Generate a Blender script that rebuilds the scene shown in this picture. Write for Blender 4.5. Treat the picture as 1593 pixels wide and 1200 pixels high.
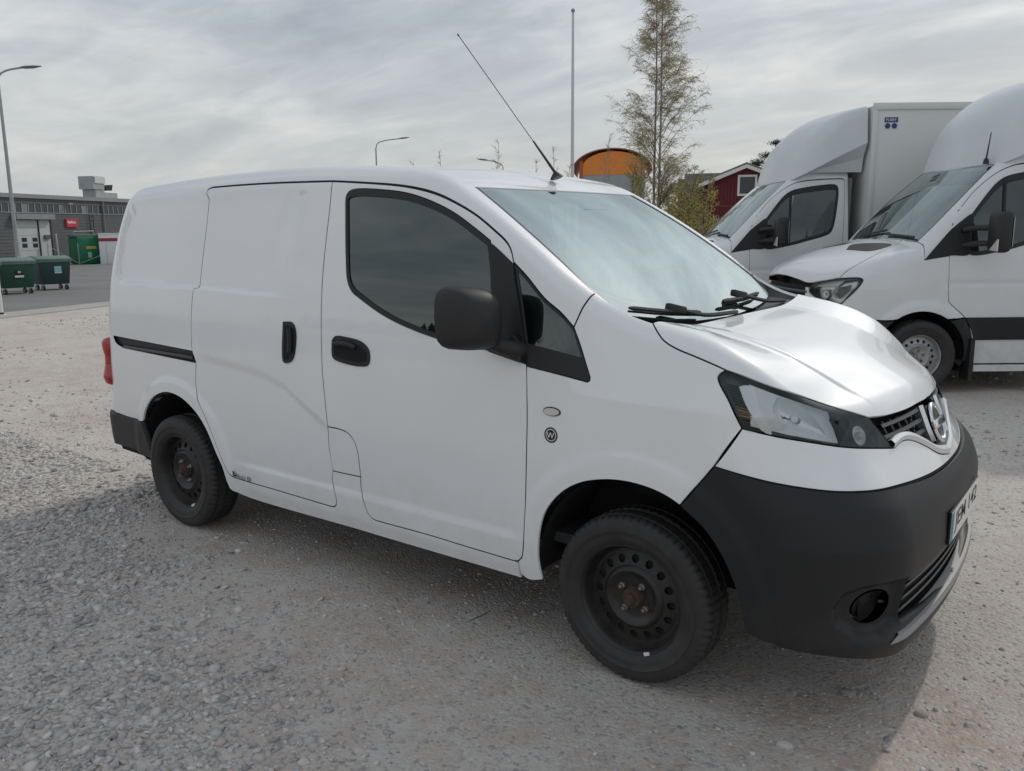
import bpy, bmesh, math, random
import numpy as np
from mathutils import Vector, Matrix
from mathutils.geometry import delaunay_2d_cdt
R = math.radians
scene = bpy.context.scene
for _o in list(bpy.data.objects): bpy.data.objects.remove(_o)
random.seed(7); rng = np.random.default_rng(7)

# ---------------------------------------------------------------- camera
cam_d = bpy.data.cameras.new('camera'); cam = bpy.data.objects.new('camera', cam_d)
scene.collection.objects.link(cam); scene.camera = cam
yaw, pitch, roll = R(127.04), R(10.56), R(-.498)
fw = Vector((math.cos(yaw)*math.cos(pitch), math.sin(yaw)*math.cos(pitch), -math.sin(pitch)))
rt = Vector((math.sin(yaw), -math.cos(yaw), 0)); up = rt.cross(fw)
r2 = rt*math.cos(roll) + up*math.sin(roll); u2 = up*math.cos(roll) - rt*math.sin(roll)
mw = Matrix((r2, u2, -fw)).transposed().to_4x4(); mw.translation = (4.053, -3.248, 1.571)
cam.matrix_world = mw
cam_d.sensor_fit = 'HORIZONTAL'; cam_d.sensor_width = 36; cam_d.lens = 1311/1593*36
cam_d.clip_start = .05; cam_d.clip_end = 3000

# ---------------------------------------------------------------- light
SUN_DIR = Vector((.12, 1.2, 1.0)).normalized()
sun_el = math.asin(SUN_DIR.z); sun_az = math.atan2(SUN_DIR.x, SUN_DIR.y)
sd = bpy.data.lights.new('sun', 'SUN'); sd.energy = 1.1; sd.angle = R(1.6); sd.color = (1, .93, .82)
so = bpy.data.objects.new('sun', sd); scene.collection.objects.link(so)
so.rotation_euler = SUN_DIR.to_track_quat('Z', 'Y').to_euler(); so.location = (0, 30, 30)

world = bpy.data.worlds.new('World'); scene.world = world; world.use_nodes = True
def build_world():
    nt = world.node_tree; nt.nodes.clear(); N = nt.nodes.new; L = nt.links.new
    out = N('ShaderNodeOutputWorld'); bg = N('ShaderNodeBackground'); bg.inputs['Strength'].default_value = .1
    sky = N('ShaderNodeTexSky'); sky.sky_type = 'NISHITA'; sky.sun_disc = False
    sky.sun_elevation = sun_el; sky.sun_rotation = sun_az; sky.dust_density = 3.0
    tc = N('ShaderNodeTexCoord'); sp = N('ShaderNodeSeparateXYZ'); L(tc.outputs['Generated'], sp.inputs[0])
    # project the view direction on a cloud deck
    zc = N('ShaderNodeMath'); zc.operation = 'MAXIMUM'; L(sp.outputs['Z'], zc.inputs[0]); zc.inputs[1].default_value = 0
    za = N('ShaderNodeMath'); za.operation = 'ADD'; L(zc.outputs[0], za.inputs[0]); za.inputs[1].default_value = .16
    cx = N('ShaderNodeMath'); cx.operation = 'DIVIDE'; L(sp.outputs['X'], cx.inputs[0]); L(za.outputs[0], cx.inputs[1])
    cy = N('ShaderNodeMath'); cy.operation = 'DIVIDE'; L(sp.outputs['Y'], cy.inputs[0]); L(za.outputs[0], cy.inputs[1])
    cb = N('ShaderNodeCombineXYZ'); L(cx.outputs[0], cb.inputs[0]); L(cy.outputs[0], cb.inputs[1])
    mp = N('ShaderNodeMapping'); mp.inputs['Rotation'].default_value = (0, 0, R(40)); mp.inputs['Scale'].default_value = (.75, 1.25, 1)
    mp.inputs['Location'].default_value = (1.7, .4, 0); L(cb.outputs[0], mp.inputs[0])
    n1 = N('ShaderNodeTexNoise'); n1.inputs['Scale'].default_value = 1.35; n1.inputs['Detail'].default_value = 7; n1.inputs['Roughness'].default_value = .56
    n1.inputs['Distortion'].default_value = .5; L(mp.outputs[0], n1.inputs['Vector'])
    rp = N('ShaderNodeValToRGB'); e = rp.color_ramp.elements
    e[0].position = .34; e[0].color = (2.9, 3.3, 3.95, 1); e[1].position = .66; e[1].color = (6.6, 6.75, 6.75, 1)
    m = e.new(.5); m.color = (4.2, 4.65, 5.1, 1); L(n1.outputs['Fac'], rp.inputs[0])
    n2 = N('ShaderNodeTexNoise'); n2.inputs['Scale'].default_value = 3.2; n2.inputs['Detail'].default_value = 6; n2.inputs['Distortion'].default_value = 1.2; L(mp.outputs[0], n2.inputs['Vector'])
    m2 = N('ShaderNodeMapRange'); m2.inputs[1].default_value = .3; m2.inputs[2].default_value = .7; m2.inputs[3].default_value = .89; m2.inputs[4].default_value = 1.13; L(n2.outputs['Fac'], m2.inputs[0])
    cd = N('ShaderNodeVectorMath'); cd.operation = 'SCALE'; L(rp.outputs[0], cd.inputs[0]); L(m2.outputs[0], cd.inputs['Scale'])
    # paler towards the horizon
    hz = N('ShaderNodeMapRange'); hz.interpolation_type = 'SMOOTHSTEP'; L(sp.outputs['Z'], hz.inputs[0])
    hz.inputs[1].default_value = .0; hz.inputs[2].default_value = .34; hz.inputs[3].default_value = .7; hz.inputs[4].default_value = 0
    mh = N('ShaderNodeMixRGB'); L(hz.outputs[0], mh.inputs[0]); L(cd.outputs[0], mh.inputs[1]); mh.inputs[2].default_value = (5.75, 5.85, 5.65, 1)
    # thin cloud glows round the veiled sun
    dt = N('ShaderNodeVectorMath'); dt.operation = 'DOT_PRODUCT'; L(tc.outputs['Generated'], dt.inputs[0]); dt.inputs[1].default_value = SUN_DIR
    gl = N('ShaderNodeMapRange'); gl.interpolation_type = 'SMOOTHSTEP'; L(dt.outputs['Value'], gl.inputs[0])
    gl.inputs[1].default_value = .84; gl.inputs[2].default_value = 1; gl.inputs[3].default_value = 1; gl.inputs[4].default_value = 2.0
    mg = N('ShaderNodeVectorMath'); mg.operation = 'SCALE'; L(mh.outputs[0], mg.inputs[0]); L(gl.outputs[0], mg.inputs['Scale'])
    mx = N('ShaderNodeMixRGB'); mx.inputs[0].default_value = .90; L(sky.outputs[0], mx.inputs[1]); L(mg.outputs[0], mx.inputs[2])
    L(mx.outputs[0], bg.inputs['Color']); L(bg.outputs[0], out.inputs['Surface'])
build_world()
scene.view_settings.view_transform = 'Standard'; scene.view_settings.look = 'None'
scene.view_settings.exposure = .14; scene.view_settings.gamma = 1; scene.view_settings.use_curve_mapping = False
scene.cycles.max_bounces = 8; scene.cycles.transparent_max_bounces = 12
# ---------------------------------------------------------------- materials
MT = {}
def mat(name, col, rough=.5, metal=0., coat=0., spec=.5, var=0., vscale=6., bump=0., bscale=60., col2=None, dirt=None, emit=None, sheen=0.):
    if name in MT: return MT[name]
    m = bpy.data.materials.new(name); m.use_nodes = True; nt = m.node_tree; N = nt.nodes.new; L = nt.links.new
    b = nt.nodes['Principled BSDF']
    b.inputs['Base Color'].default_value = (*col, 1); b.inputs['Roughness'].default_value = rough; b.inputs['Metallic'].default_value = metal
    b.inputs['Coat Weight'].default_value = coat; b.inputs['Coat Roughness'].default_value = .04; b.inputs['Specular IOR Level'].default_value = spec
    tc = N('ShaderNodeTexCoord')
    cur = None
    if var or col2:
        n = N('ShaderNodeTexNoise'); n.inputs['Scale'].default_value = vscale; n.inputs['Detail'].default_value = 6; n.inputs['Roughness'].default_value = .6
        L(tc.outputs['Object'], n.inputs['Vector'])
        mr = N('ShaderNodeMapRange'); mr.inputs[1].default_value = .3; mr.inputs[2].default_value = .7; L(n.outputs['Fac'], mr.inputs[0])
        mx = N('ShaderNodeMixRGB'); L(mr.outputs[0], mx.inputs[0])
        c2 = col2 or tuple(max(0, c*(1 - var)) for c in col)
        c1 = col if col2 else tuple(c*(1 + var*.6) for c in col)
        mx.inputs[1].default_value = (*c2, 1); mx.inputs[2].default_value = (*c1, 1); cur = mx.outputs[0]
        rr = N('ShaderNodeMapRange'); rr.inputs[3].default_value = max(0, rough - .08); rr.inputs[4].default_value = min(1, rough + .1); L(n.outputs['Fac'], rr.inputs[0]); L(rr.outputs[0], b.inputs['Roughness'])
    if dirt:  # road dust clinging to the lower body: colour, strength, z where it ends
        dc, ds, dz = dirt
        g = N('ShaderNodeNewGeometry'); s = N('ShaderNodeSeparateXYZ'); L(g.outputs['Position'], s.inputs[0])
        zr = N('ShaderNodeMapRange'); zr.interpolation_type = 'SMOOTHSTEP'; zr.inputs[1].default_value = dz; zr.inputs[2].default_value = .1; zr.inputs[3].default_value = 0; zr.inputs[4].default_value = ds; L(s.outputs['Z'], zr.inputs[0])
        n2 = N('ShaderNodeTexNoise'); n2.inputs['Scale'].default_value = 9; n2.inputs['Detail'].default_value = 9; n2.inputs['Roughness'].default_value = .7; L(g.outputs['Position'], n2.inputs['Vector'])
        n3 = N('ShaderNodeMapRange'); n3.inputs[1].default_value = .35; n3.inputs[2].default_value = .75; L(n2.outputs['Fac'], n3.inputs[0])
        mu = N('ShaderNodeMath'); mu.operation = 'MULTIPLY'; L(zr.outputs[0], mu.inputs[0]); L(n3.outputs[0], mu.inputs[1])
        md = N('ShaderNodeMixRGB'); L(mu.outputs[0], md.inputs[0]); md.inputs[2].default_value = (*dc, 1)
        if cur: L(cur, md.inputs[1])
        else: md.inputs[1].default_value = (*col, 1)
        cur = md.outputs[0]
    if cur: L(cur, b.inputs['Base Color'])
    if bump:
        n = N('ShaderNodeTexNoise'); n.inputs['Scale'].default_value = bscale; n.inputs['Detail'].default_value = 5; L(tc.outputs['Object'], n.inputs['Vector'])
        bp = N('ShaderNodeBump'); bp.inputs['Strength'].default_value = bump; bp.inputs['Distance'].default_value = .01; L(n.outputs['Fac'], bp.inputs['Height']); L(bp.outputs[0], b.inputs['Normal'])
    if emit: b.inputs['Emission Color'].default_value = (*emit[0], 1); b.inputs['Emission Strength'].default_value = emit[1]
    MT[name] = m; return m
def glass(name, tint, f0=.06, dust=0.):
    """thin pane: tinted see-through plus mirror reflection by Fresnel"""
    if name in MT: return MT[name]
    m = bpy.data.materials.new(name); m.use_nodes = True; nt = m.node_tree; N = nt.nodes.new; L = nt.links.new
    nt.nodes.remove(nt.nodes['Principled BSDF']); out = nt.nodes['Material Output']
    t = N('ShaderNodeBsdfTransparent'); t.inputs[0].default_value = (*tint, 1)
    g = N('ShaderNodeBsdfGlossy'); g.inputs['Roughness'].default_value = .015; g.inputs[0].default_value = (.88, .98, .96, 1)
    lw = N('ShaderNodeFresnel'); lw.inputs['IOR'].default_value = 1.52
    ad = N('ShaderNodeMath'); ad.operation = 'ADD'; ad.inputs[1].default_value = f0; ad.use_clamp = True; L(lw.outputs[0], ad.inputs[0])
    mx = N('ShaderNodeMixShader'); L(ad.outputs[0], mx.inputs[0]); L(t.outputs[0], mx.inputs[1]); L(g.outputs[0], mx.inputs[2])
    last = mx.outputs[0]
    if dust:
        d = N('ShaderNodeBsdfDiffuse'); d.inputs[0].default_value = (.5, .5, .47, 1)
        n = N('ShaderNodeTexNoise'); n.inputs['Scale'].default_value = 5; n.inputs['Detail'].default_value = 8; tc = N('ShaderNodeTexCoord'); L(tc.outputs['Object'], n.inputs['Vector'])
        mr = N('ShaderNodeMapRange'); mr.inputs[1].default_value = .4; mr.inputs[2].default_value = .8; mr.inputs[3].default_value = dust*.4; mr.inputs[4].default_value = dust*1.6; L(n.outputs['Fac'], mr.inputs[0])
        m2 = N('ShaderNodeMixShader'); L(mr.outputs[0], m2.inputs[0]); L(last, m2.inputs[1]); L(d.outputs[0], m2.inputs[2]); last = m2.outputs[0]
    L(last, out.inputs[0]); MT[name] = m; return m

WHITE = mat('white_paint', (.86, .865, .875), .42, coat=1.0, var=.02, vscale=3, dirt=((.42, .39, .35), .35, .75))
BLACKP = mat('black_plastic', (.016, .017, .019), .44, spec=.36, bump=.06, bscale=500, dirt=((.12, .11, .10), .35, .55))
BLACKG = mat('gloss_black', (.012, .013, .016), .22)
RUBBER = mat('rubber', (.018, .018, .019), .6)
TYRE = mat('tyre_rubber', (.030, .0285, .028), .62, var=.35, vscale=14, bump=.15, bscale=120, dirt=((.13, .12, .11), .30, .45))
DARK = mat('dark_cavity', (.008, .008, .009), .9)
CHROME = mat('chrome', (.78, .79, .80), .12, metal=1)
SATIN = mat('satin_silver', (.55, .56, .57), .3, metal=1)
STEELB = mat('black_steel', (.014, .0135, .0135), .40, var=.4, vscale=25, dirt=((.13, .11, .09), .35, .6))
RUST = mat('rusty_metal', (.075, .045, .034), .8, var=.5, vscale=60, bump=.4, bscale=150)
STUD = mat('worn_steel', (.32, .28, .25), .5, metal=.8)
RED = mat('red_lens', (.42, .012, .015), .12, coat=1)
AMBER = mat('amber_lens', (.75, .28, .03), .2)
GLASS_W = glass('windscreen_glass', (.50, .64, .59), .32, dust=.012)
GLASS_S = glass('side_glass', (.16, .24, .26), .085)
GLASS_L = glass('lamp_lens', (.97, .98, .98), .0)
TRIM = mat('interior_trim', (.045, .047, .05), .75)
SEATF = mat('seat_fabric', (.05, .053, .06), .95, bump=.3, bscale=300)
PAPER = mat('paper', (.75, .76, .74), .8)
PLATEW = mat('plate_white', (.80, .80, .78), .35)
PLATEB = mat('plate_blue', (.03, .14, .45), .4)
INK = mat('ink_black', (.01, .01, .012), .5)
WHITEF = mat('white_marking', (.78, .78, .76), .7)

# ---------------------------------------------------------------- objects
col = scene.collection
def obj(name, V, F, m, parent=None, smooth=False, normals=None, mats=None, idx=None):
    me = bpy.data.meshes.new(name)
    me.from_pydata([tuple(map(float, v)) for v in V], [], [tuple(map(int, f)) for f in F])
    for mm in (mats or [m]): me.materials.append(mm)
    if idx is not None: me.polygons.foreach_set('material_index', np.array(idx, dtype=np.int32))
    if smooth or normals is not None: me.polygons.foreach_set('use_smooth', [True]*len(me.polygons))
    me.update()
    if normals is not None: me.normals_split_custom_set_from_vertices([tuple(map(float, n)) for n in normals])
    o = bpy.data.objects.new(name, me); col.objects.link(o)
    if parent is not None: o.parent = parent
    return o
def tag(o, label=None, cat=None, group=None, kind=None):
    if label: o['label'] = label
    if cat: o['category'] = cat
    if group: o['group'] = group
    if kind: o['kind'] = kind
    return o
def thing(name, label, cat, loc=(0, 0, 0), rz=0., group=None):
    o = bpy.data.objects.new(name, None); col.objects.link(o); o.location = loc; o.rotation_euler = (0, 0, rz); o.empty_display_size = .2
    return tag(o, label, cat, group)
def copy_tree(o, parent=None):
    c = o.copy(); col.objects.link(c); c.parent = parent
    for ch in list(o.children): copy_tree(ch, c)
    return c
def cross3(a, b): return np.array((a[1]*b[2]-a[2]*b[1], a[2]*b[0]-a[0]*b[2], a[0]*b[1]-a[1]*b[0]))
def unit(a): return a/math.sqrt(a[0]*a[0] + a[1]*a[1] + a[2]*a[2])
def frame(d, upv=(0, 0, 1)):
    d = unit(np.array(d, float)); u = np.array(upv, float)
    if abs(d @ u) > .98: u = np.array((1., 0, 0))
    s = unit(cross3(d, u)); return d, s, cross3(s, d)
class MB:
    """collects simple shapes into one mesh"""
    def __init__(s): s.V = []; s.F = []
    def add(s, V, F):
        k = len(s.V); s.V.extend([tuple(v) for v in V]); s.F.extend([tuple(i + k for i in f) for f in F]); return s
    def box(s, a, b, bev=0.):
        (x0, y0, z0), (x1, y1, z1) = a, b
        if not bev:
            return s.add([(x0,y0,z0),(x1,y0,z0),(x1,y1,z0),(x0,y1,z0),(x0,y0,z1),(x1,y0,z1),(x1,y1,z1),(x0,y1,z1)],
                         [(0,3,2,1),(4,5,6,7),(0,1,5,4),(1,2,6,5),(2,3,7,6),(3,0,4,7)])
        bm = bmesh.new(); bmesh.ops.create_cube(bm, size=1)
        for v in bm.verts: v.co = ((x0+x1)/2 + v.co.x*(x1-x0), (y0+y1)/2 + v.co.y*(y1-y0), (z0+z1)/2 + v.co.z*(z1-z0))
        bmesh.ops.bevel(bm, geom=bm.edges[:], offset=bev, segments=2, affect='EDGES', profile=.5)
        bm.verts.index_update(); s.add([v.co[:] for v in bm.verts], [[v.index for v in f.verts] for f in bm.faces]); bm.free(); return s
    def obox(s, c, d, size, upv=(0, 0, 1), bev=0.):
        """box centred at c, its long axis along d; size = (along, side, up)"""
        d, sd_, u = frame(d, upv); t = MB().box((-size[0]/2, -size[1]/2, -size[2]/2), (size[0]/2, size[1]/2, size[2]/2), bev)
        c = np.array(c, float); return s.add([c + d*v[0] + sd_*v[1] + u*v[2] for v in t.V], t.F)
    def tube(s, pts, r, n=8, cap=True):
        pts = np.array(pts, float); rr = np.full(len(pts), r) if np.isscalar(r) else np.array(r, float)
        V = []; F = []; prev = None; cs = [(math.cos(2*math.pi*k/n), math.sin(2*math.pi*k/n)) for k in range(n)]
        for i, p in enumerate(pts):
            d = pts[min(i+1, len(pts)-1)] - pts[max(i-1, 0)]
            if prev is None: d, a, b = frame(d)
            else:
                d = unit(d); a = unit(prev - d*(prev @ d)); b = cross3(a, d)
            prev = a
            V.extend(p + rr[i]*(a*c_ + b*s_) for c_, s_ in cs)
        for i in range(len(pts)-1):
            for k in range(n): F.append((i*n+k, i*n+(k+1) % n, (i+1)*n+(k+1) % n, (i+1)*n+k))
        if cap: F.append(tuple(range(n))); F.append(tuple(reversed(range((len(pts)-1)*n, len(pts)*n))))
        return s.add(V, F)
    def lathe(s, prof, o=(0, 0, 0), ax=(0, 1, 0), n=48, caps=False):
        """prof: (axial, radius)"""
        d, a, b = frame(ax); o = np.array(o, float); V = []; F = []; m = len(prof)
        for k in range(n):
            t = 2*math.pi*k/n; e = a*math.cos(t) + b*math.sin(t)
            for h, r in prof: V.append(o + d*h + e*r)
        for k in range(n):
            for i in range(m-1):
                k2 = (k+1) % n; F.append((k*m+i, k*m+i+1, k2*m+i+1, k2*m+i))
        if caps:
            F.append(tuple(k*m for k in range(n))); F.append(tuple(k*m+m-1 for k in reversed(range(n))))
        return s.add(V, F)
    def prism(s, poly, d, o=(0, 0, 0)):
        """poly: 3D points of a planar loop, pushed along d"""
        P = [np.array(p, float) + np.array(o, float) for p in poly]; n = len(P); d = np.array(d, float)
        return s.add(P + [p + d for p in P], [tuple(range(n)), tuple(reversed(range(n, 2*n)))] + [(i, i+n, (i+1) % n + n, (i+1) % n) for i in range(n)])
    def strip(s, A, B):
        k = len(A); return s.add(list(A) + list(B), [(i, i+1, k+i+1, k+i) for i in range(k-1)])
    def fix(s):
        bm = bmesh.new(); vs = [bm.verts.new(v) for v in s.V]
        for f in s.F:
            try: bm.faces.new([vs[i] for i in f])
            except ValueError: pass
        bmesh.ops.recalc_face_normals(bm, faces=bm.faces[:]); return bm
    def build(s, name, m, parent=None, smooth=None, bevel=0.):
        bm = s.fix()
        if bevel: bmesh.ops.bevel(bm, geom=[e for e in bm.edges if len(e.link_faces) == 2 and e.calc_face_angle() > .6], offset=bevel, segments=2, affect='EDGES', profile=.6)
        me = bpy.data.meshes.new(name); bm.to_mesh(me); bm.free(); me.materials.append(m)
        if smooth is not None:
            me.polygons.foreach_set('use_smooth', [True]*len(me.polygons)); me.set_sharp_from_angle(angle=R(smooth))
        o = bpy.data.objects.new(name, me); col.objects.link(o)
        if parent is not None: o.parent = parent
        return o
def arr(c): return [tuple(p) for p in c]
def mirror_y(P): return [(p[0], -p[1], p[2]) for p in P]
FONT = {}
def text(name, body, size, m, parent, origin, xdir, ydir, extrude=.0008, squeeze=1., fit=None, bold=.012):
    """flat lettering as a mesh; origin = centre of the word"""
    cu = bpy.data.curves.new(name, 'FONT'); cu.body = body; cu.size = size; cu.align_x = 'CENTER'; cu.align_y = 'CENTER'; cu.resolution_u = 3; cu.offset = size*bold
    t = bpy.data.objects.new(name, cu); dg = bpy.context.evaluated_depsgraph_get(); col.objects.link(t); dg.update()
    me = bpy.data.meshes.new_from_object(t.evaluated_get(dg)); bpy.data.objects.remove(t); bpy.data.curves.remove(cu)
    x = np.array(xdir, float); x /= np.linalg.norm(x); y = np.array(ydir, float); y /= np.linalg.norm(y); o = np.array(origin, float)
    vx = np.array([v.co[:2] for v in me.vertices]); mid = (vx.max(0) + vx.min(0))/2; ext = vx.max(0) - vx.min(0)
    kx, ky = (fit[0]/ext[0], fit[1]/ext[1]) if fit else (squeeze, 1.)
    for v in me.vertices: v.co = o + x*(v.co.x - mid[0])*kx + y*(v.co.y - mid[1])*ky
    me.name = name; me.materials.clear(); me.materials.append(m)
    ob = bpy.data.objects.new(name, me); col.objects.link(ob); ob.parent = parent; return ob

# ---------------------------------------------------------------- panels cut from a skin
def smooth_curve(pts, step=.012):
    P = np.array(pts, float)
    if len(P) == 2:
        n = max(2, int(np.linalg.norm(P[1]-P[0])/step)+1); return P[0] + (P[1]-P[0])*np.linspace(0, 1, n)[:, None]
    out = []; Q = np.vstack([2*P[0]-P[1], P, 2*P[-1]-P[-2]])
    for i in range(1, len(Q)-2):
        p0, p1, p2, p3 = Q[i-1:i+3]; t0 = 0; t1 = np.linalg.norm(p1-p0)**.5 + 1e-6; t2 = t1 + np.linalg.norm(p2-p1)**.5 + 1e-6; t3 = t2 + np.linalg.norm(p3-p2)**.5 + 1e-6
        n = max(1, int(np.linalg.norm(p2-p1)/step)+1)
        for t in np.linspace(t1, t2, n, endpoint=False):
            A1 = (t1-t)/(t1-t0)*p0 + (t-t0)/(t1-t0)*p1; A2 = (t2-t)/(t2-t1)*p1 + (t-t1)/(t2-t1)*p2; A3 = (t3-t)/(t3-t2)*p2 + (t-t2)/(t3-t2)*p3
            B1 = (t2-t)/(t2-t0)*A1 + (t-t0)/(t2-t0)*A2; B2 = (t3-t)/(t3-t1)*A2 + (t-t1)/(t3-t1)*A3
            out.append((t2-t)/(t2-t1)*B1 + (t-t1)/(t2-t1)*B2)
    out.append(P[-1]); return np.array(out)
def chain(C, *names, step=.012):
    """join named curves (or point lists) into one loop of points; '-name' runs backwards"""
    out = []
    for n in names:
        c = C[n.lstrip('-')] if isinstance(n, str) else n
        c = smooth_curve(c, step)
        if isinstance(n, str) and n[0] == '-': c = c[::-1]
        for p in c:
            if not out or np.linalg.norm(p - out[-1]) > 1e-4: out.append(p)
    if np.linalg.norm(out[0]-out[-1]) < 1e-4: out.pop()
    return np.array(out)
def inset(U, d):
    """offset a closed 2D loop inwards by d (outwards if negative)"""
    U = np.array(U, float)
    a = np.roll(U, 1, 0); b = np.roll(U, -1, 0)
    area = .5*np.sum(U[:, 0]*b[:, 1] - b[:, 0]*U[:, 1]); s = 1 if area > 0 else -1
    e1 = U - a; e2 = b - U
    n1 = np.stack([-e1[:, 1], e1[:, 0]], 1); n2 = np.stack([-e2[:, 1], e2[:, 0]], 1)
    n1 /= np.linalg.norm(n1, axis=1, keepdims=True) + 1e-9; n2 /= np.linalg.norm(n2, axis=1, keepdims=True) + 1e-9
    m = n1 + n2; L = np.linalg.norm(m, axis=1, keepdims=True) + 1e-9; m /= L
    k = 1/np.clip(np.sum(m*n1, 1), .45, 1)
    return U + s*d*m*k[:, None]
def cut_panel(sk, chart, outer, holes=(), step=.02, gap=.002, off=0., is2d=False):
    U0 = np.array(outer, float) if is2d else sk.chart(chart, outer); U = inset(U0, gap)
    ci, cv = {'a': (1, math.pi/2*.85), 'f': (0, 0.), 'r': (0, 0.)}[chart]
    U[np.abs(U0[:, ci] - cv) < 2e-3, ci] = cv      # edges on the centre line stay there
    H = [inset(np.array(h, float) if is2d else sk.chart(chart, h), -gap) for h in holes]
    lo, hi = U.min(0), U.max(0)
    gx = np.arange(lo[0] + step*.5, hi[0], step); gy = np.arange(lo[1] + step*.5, hi[1], step)
    G = np.stack(np.meshgrid(gx, gy), -1).reshape(-1, 2)
    keep = polysd(G[:, 0], G[:, 1], U) < -.45*step
    for h in H: keep &= polysd(G[:, 0], G[:, 1], h) > .45*step
    G = G[keep]
    pts = []; edges = []
    for lp in [U] + H:
        k = len(pts); pts.extend(lp.tolist()); n = len(lp); edges.extend([(k+i, k+(i+1) % n) for i in range(n)])
    pts.extend(G.tolist())
    v, e, f, _, _, _ = delaunay_2d_cdt([Vector(p) for p in pts], edges, [], 0, 1e-7)
    V2 = np.array([p[:] for p in v]); F = np.array([t for t in f if len(t) == 3])
    c = V2[F].mean(1); ok = polysd(c[:, 0], c[:, 1], U) < 0
    for h in H: ok &= polysd(c[:, 0], c[:, 1], h) > 0
    F = F[ok]; used = np.unique(F); mp = -np.ones(len(V2), int); mp[used] = np.arange(len(used)); V2 = V2[used]; F = mp[F]
    P = sk.surf(chart, V2); Nn = sk.grad(P)
    fn = np.cross(P[F[:, 1]] - P[F[:, 0]], P[F[:, 2]] - P[F[:, 0]])
    fl = np.sum(fn*Nn[F[:, 0]], 1) < 0; F[fl] = F[fl][:, ::-1]
    return P + Nn*off, Nn, F
def with_skirt(P, Nn, F, depth):
    cnt = {}
    for t in F:
        for a, b in ((t[0], t[1]), (t[1], t[2]), (t[2], t[0])): cnt[(a, b)] = 1
    B = [(a, b) for a, b in cnt if (b, a) not in cnt]
    V = [P]; NN = [Nn]; FF = [tuple(t) for t in F]; k = len(P); ev = []; en = []
    for a, b in B:
        if abs(P[a][1]) < 2e-3 and abs(P[b][1]) < 2e-3: continue
        s = cross3(P[b]-P[a], Nn[a]); L = math.sqrt(s @ s)
        s = s/L if L > 1e-9 else Nn[a]
        ev += [P[a], P[b], P[b]-Nn[b]*depth, P[a]-Nn[a]*depth]; en += [s*.8+Nn[a]*.6, s*.8+Nn[b]*.6, s, s]
        FF.append((k, k+3, k+2, k+1)); k += 4
    if ev: V.append(np.array(ev)); NN.append(np.array(en))
    return np.vstack(V), np.vstack(NN), FF
def panel(name, sk, chart, outer, m, parent, holes=(), step=.02, gap=.002, off=0., skirt=.012, sides='R', is2d=False):
    """sides: 'R' right only, 'B' two objects (right and its mirror image), 'W' both halves joined in one object"""
    P, Nn, F = cut_panel(sk, chart, outer, holes, step, gap, off, is2d)
    if skirt: P, Nn, F = with_skirt(P, Nn, F, skirt)
    F = [tuple(f) for f in F]; res = []
    if sides == 'W':
        k = len(P); S = np.array([1, -1, 1])
        return obj(name, np.vstack([P, P*S]), F + [tuple(i+k for i in reversed(f)) for f in F], m, parent, normals=np.vstack([Nn, Nn*S]))
    if 'R' in sides or sides == 'B': res.append(obj(name, P, F, m, parent, normals=Nn))
    if sides in ('B', 'L'):
        S = np.array([1, -1, 1]); res.append(obj(name, P*S, [tuple(reversed(f)) for f in F], m, parent, normals=Nn*S))
    return res if len(res) > 1 else res[0]
# ---------------------------------------------------------------- implicit vehicle skins (numpy only)
def herm(xs, ys):
    xs = np.array(xs, float); ys = np.array(ys, float)
    d = np.diff(ys) / np.diff(xs); m = np.zeros_like(ys)
    m[0], m[-1] = d[0], d[-1]
    h = np.diff(xs)
    for i in range(1, len(xs) - 1):
        if d[i-1] * d[i] > 0:
            w1 = 2*h[i] + h[i-1]; w2 = h[i] + 2*h[i-1]
            m[i] = (w1 + w2) / (w1 / d[i-1] + w2 / d[i])
    def f(x):
        x = np.clip(np.asarray(x, float), xs[0], xs[-1])
        i = np.clip(np.searchsorted(xs, x) - 1, 0, len(xs) - 2)
        hh = xs[i+1] - xs[i]; t = (x - xs[i]) / hh
        return ((2*t**3 - 3*t**2 + 1)*ys[i] + (t**3 - 2*t**2 + t)*hh*m[i]
                + (-2*t**3 + 3*t**2)*ys[i+1] + (t**3 - t**2)*hh*m[i+1])
    return f
def sstep(a, b, x):
    t = np.clip((x - a) / (b - a), 0, 1); return t*t*(3 - 2*t)
def smax(a, b, k):
    h = np.maximum(k - np.abs(a - b), 0) / k
    return np.maximum(a, b) + h*h*k*.25
def smin(a, b, k): return -smax(-a, -b, k)
def rmax(a, b, r):
    return np.minimum(np.maximum(a, b), -r) + np.sqrt(np.maximum(a + r, 0)**2 + np.maximum(b + r, 0)**2)
def polysd(px, py, poly):
    """signed distance to a polygon, negative inside"""
    poly = np.array(poly, float); n = len(poly)
    d = np.full(px.shape, 1e9); ins = np.zeros(px.shape, bool)
    for i in range(n):
        a, b = poly[i], poly[(i+1) % n]
        ex, ey = b - a
        t = np.clip(((px - a[0])*ex + (py - a[1])*ey) / (ex*ex + ey*ey + 1e-12), 0, 1)
        d = np.minimum(d, (px - a[0] - t*ex)**2 + (py - a[1] - t*ey)**2)
        c = (a[1] > py) != (b[1] > py)
        with np.errstate(divide='ignore', invalid='ignore'):
            ins ^= c & (px < (b[0] - a[0])*(py - a[1]) / (b[1] - a[1] + 1e-15) + a[0])
    return np.where(ins, -1, 1) * np.sqrt(d)

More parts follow.
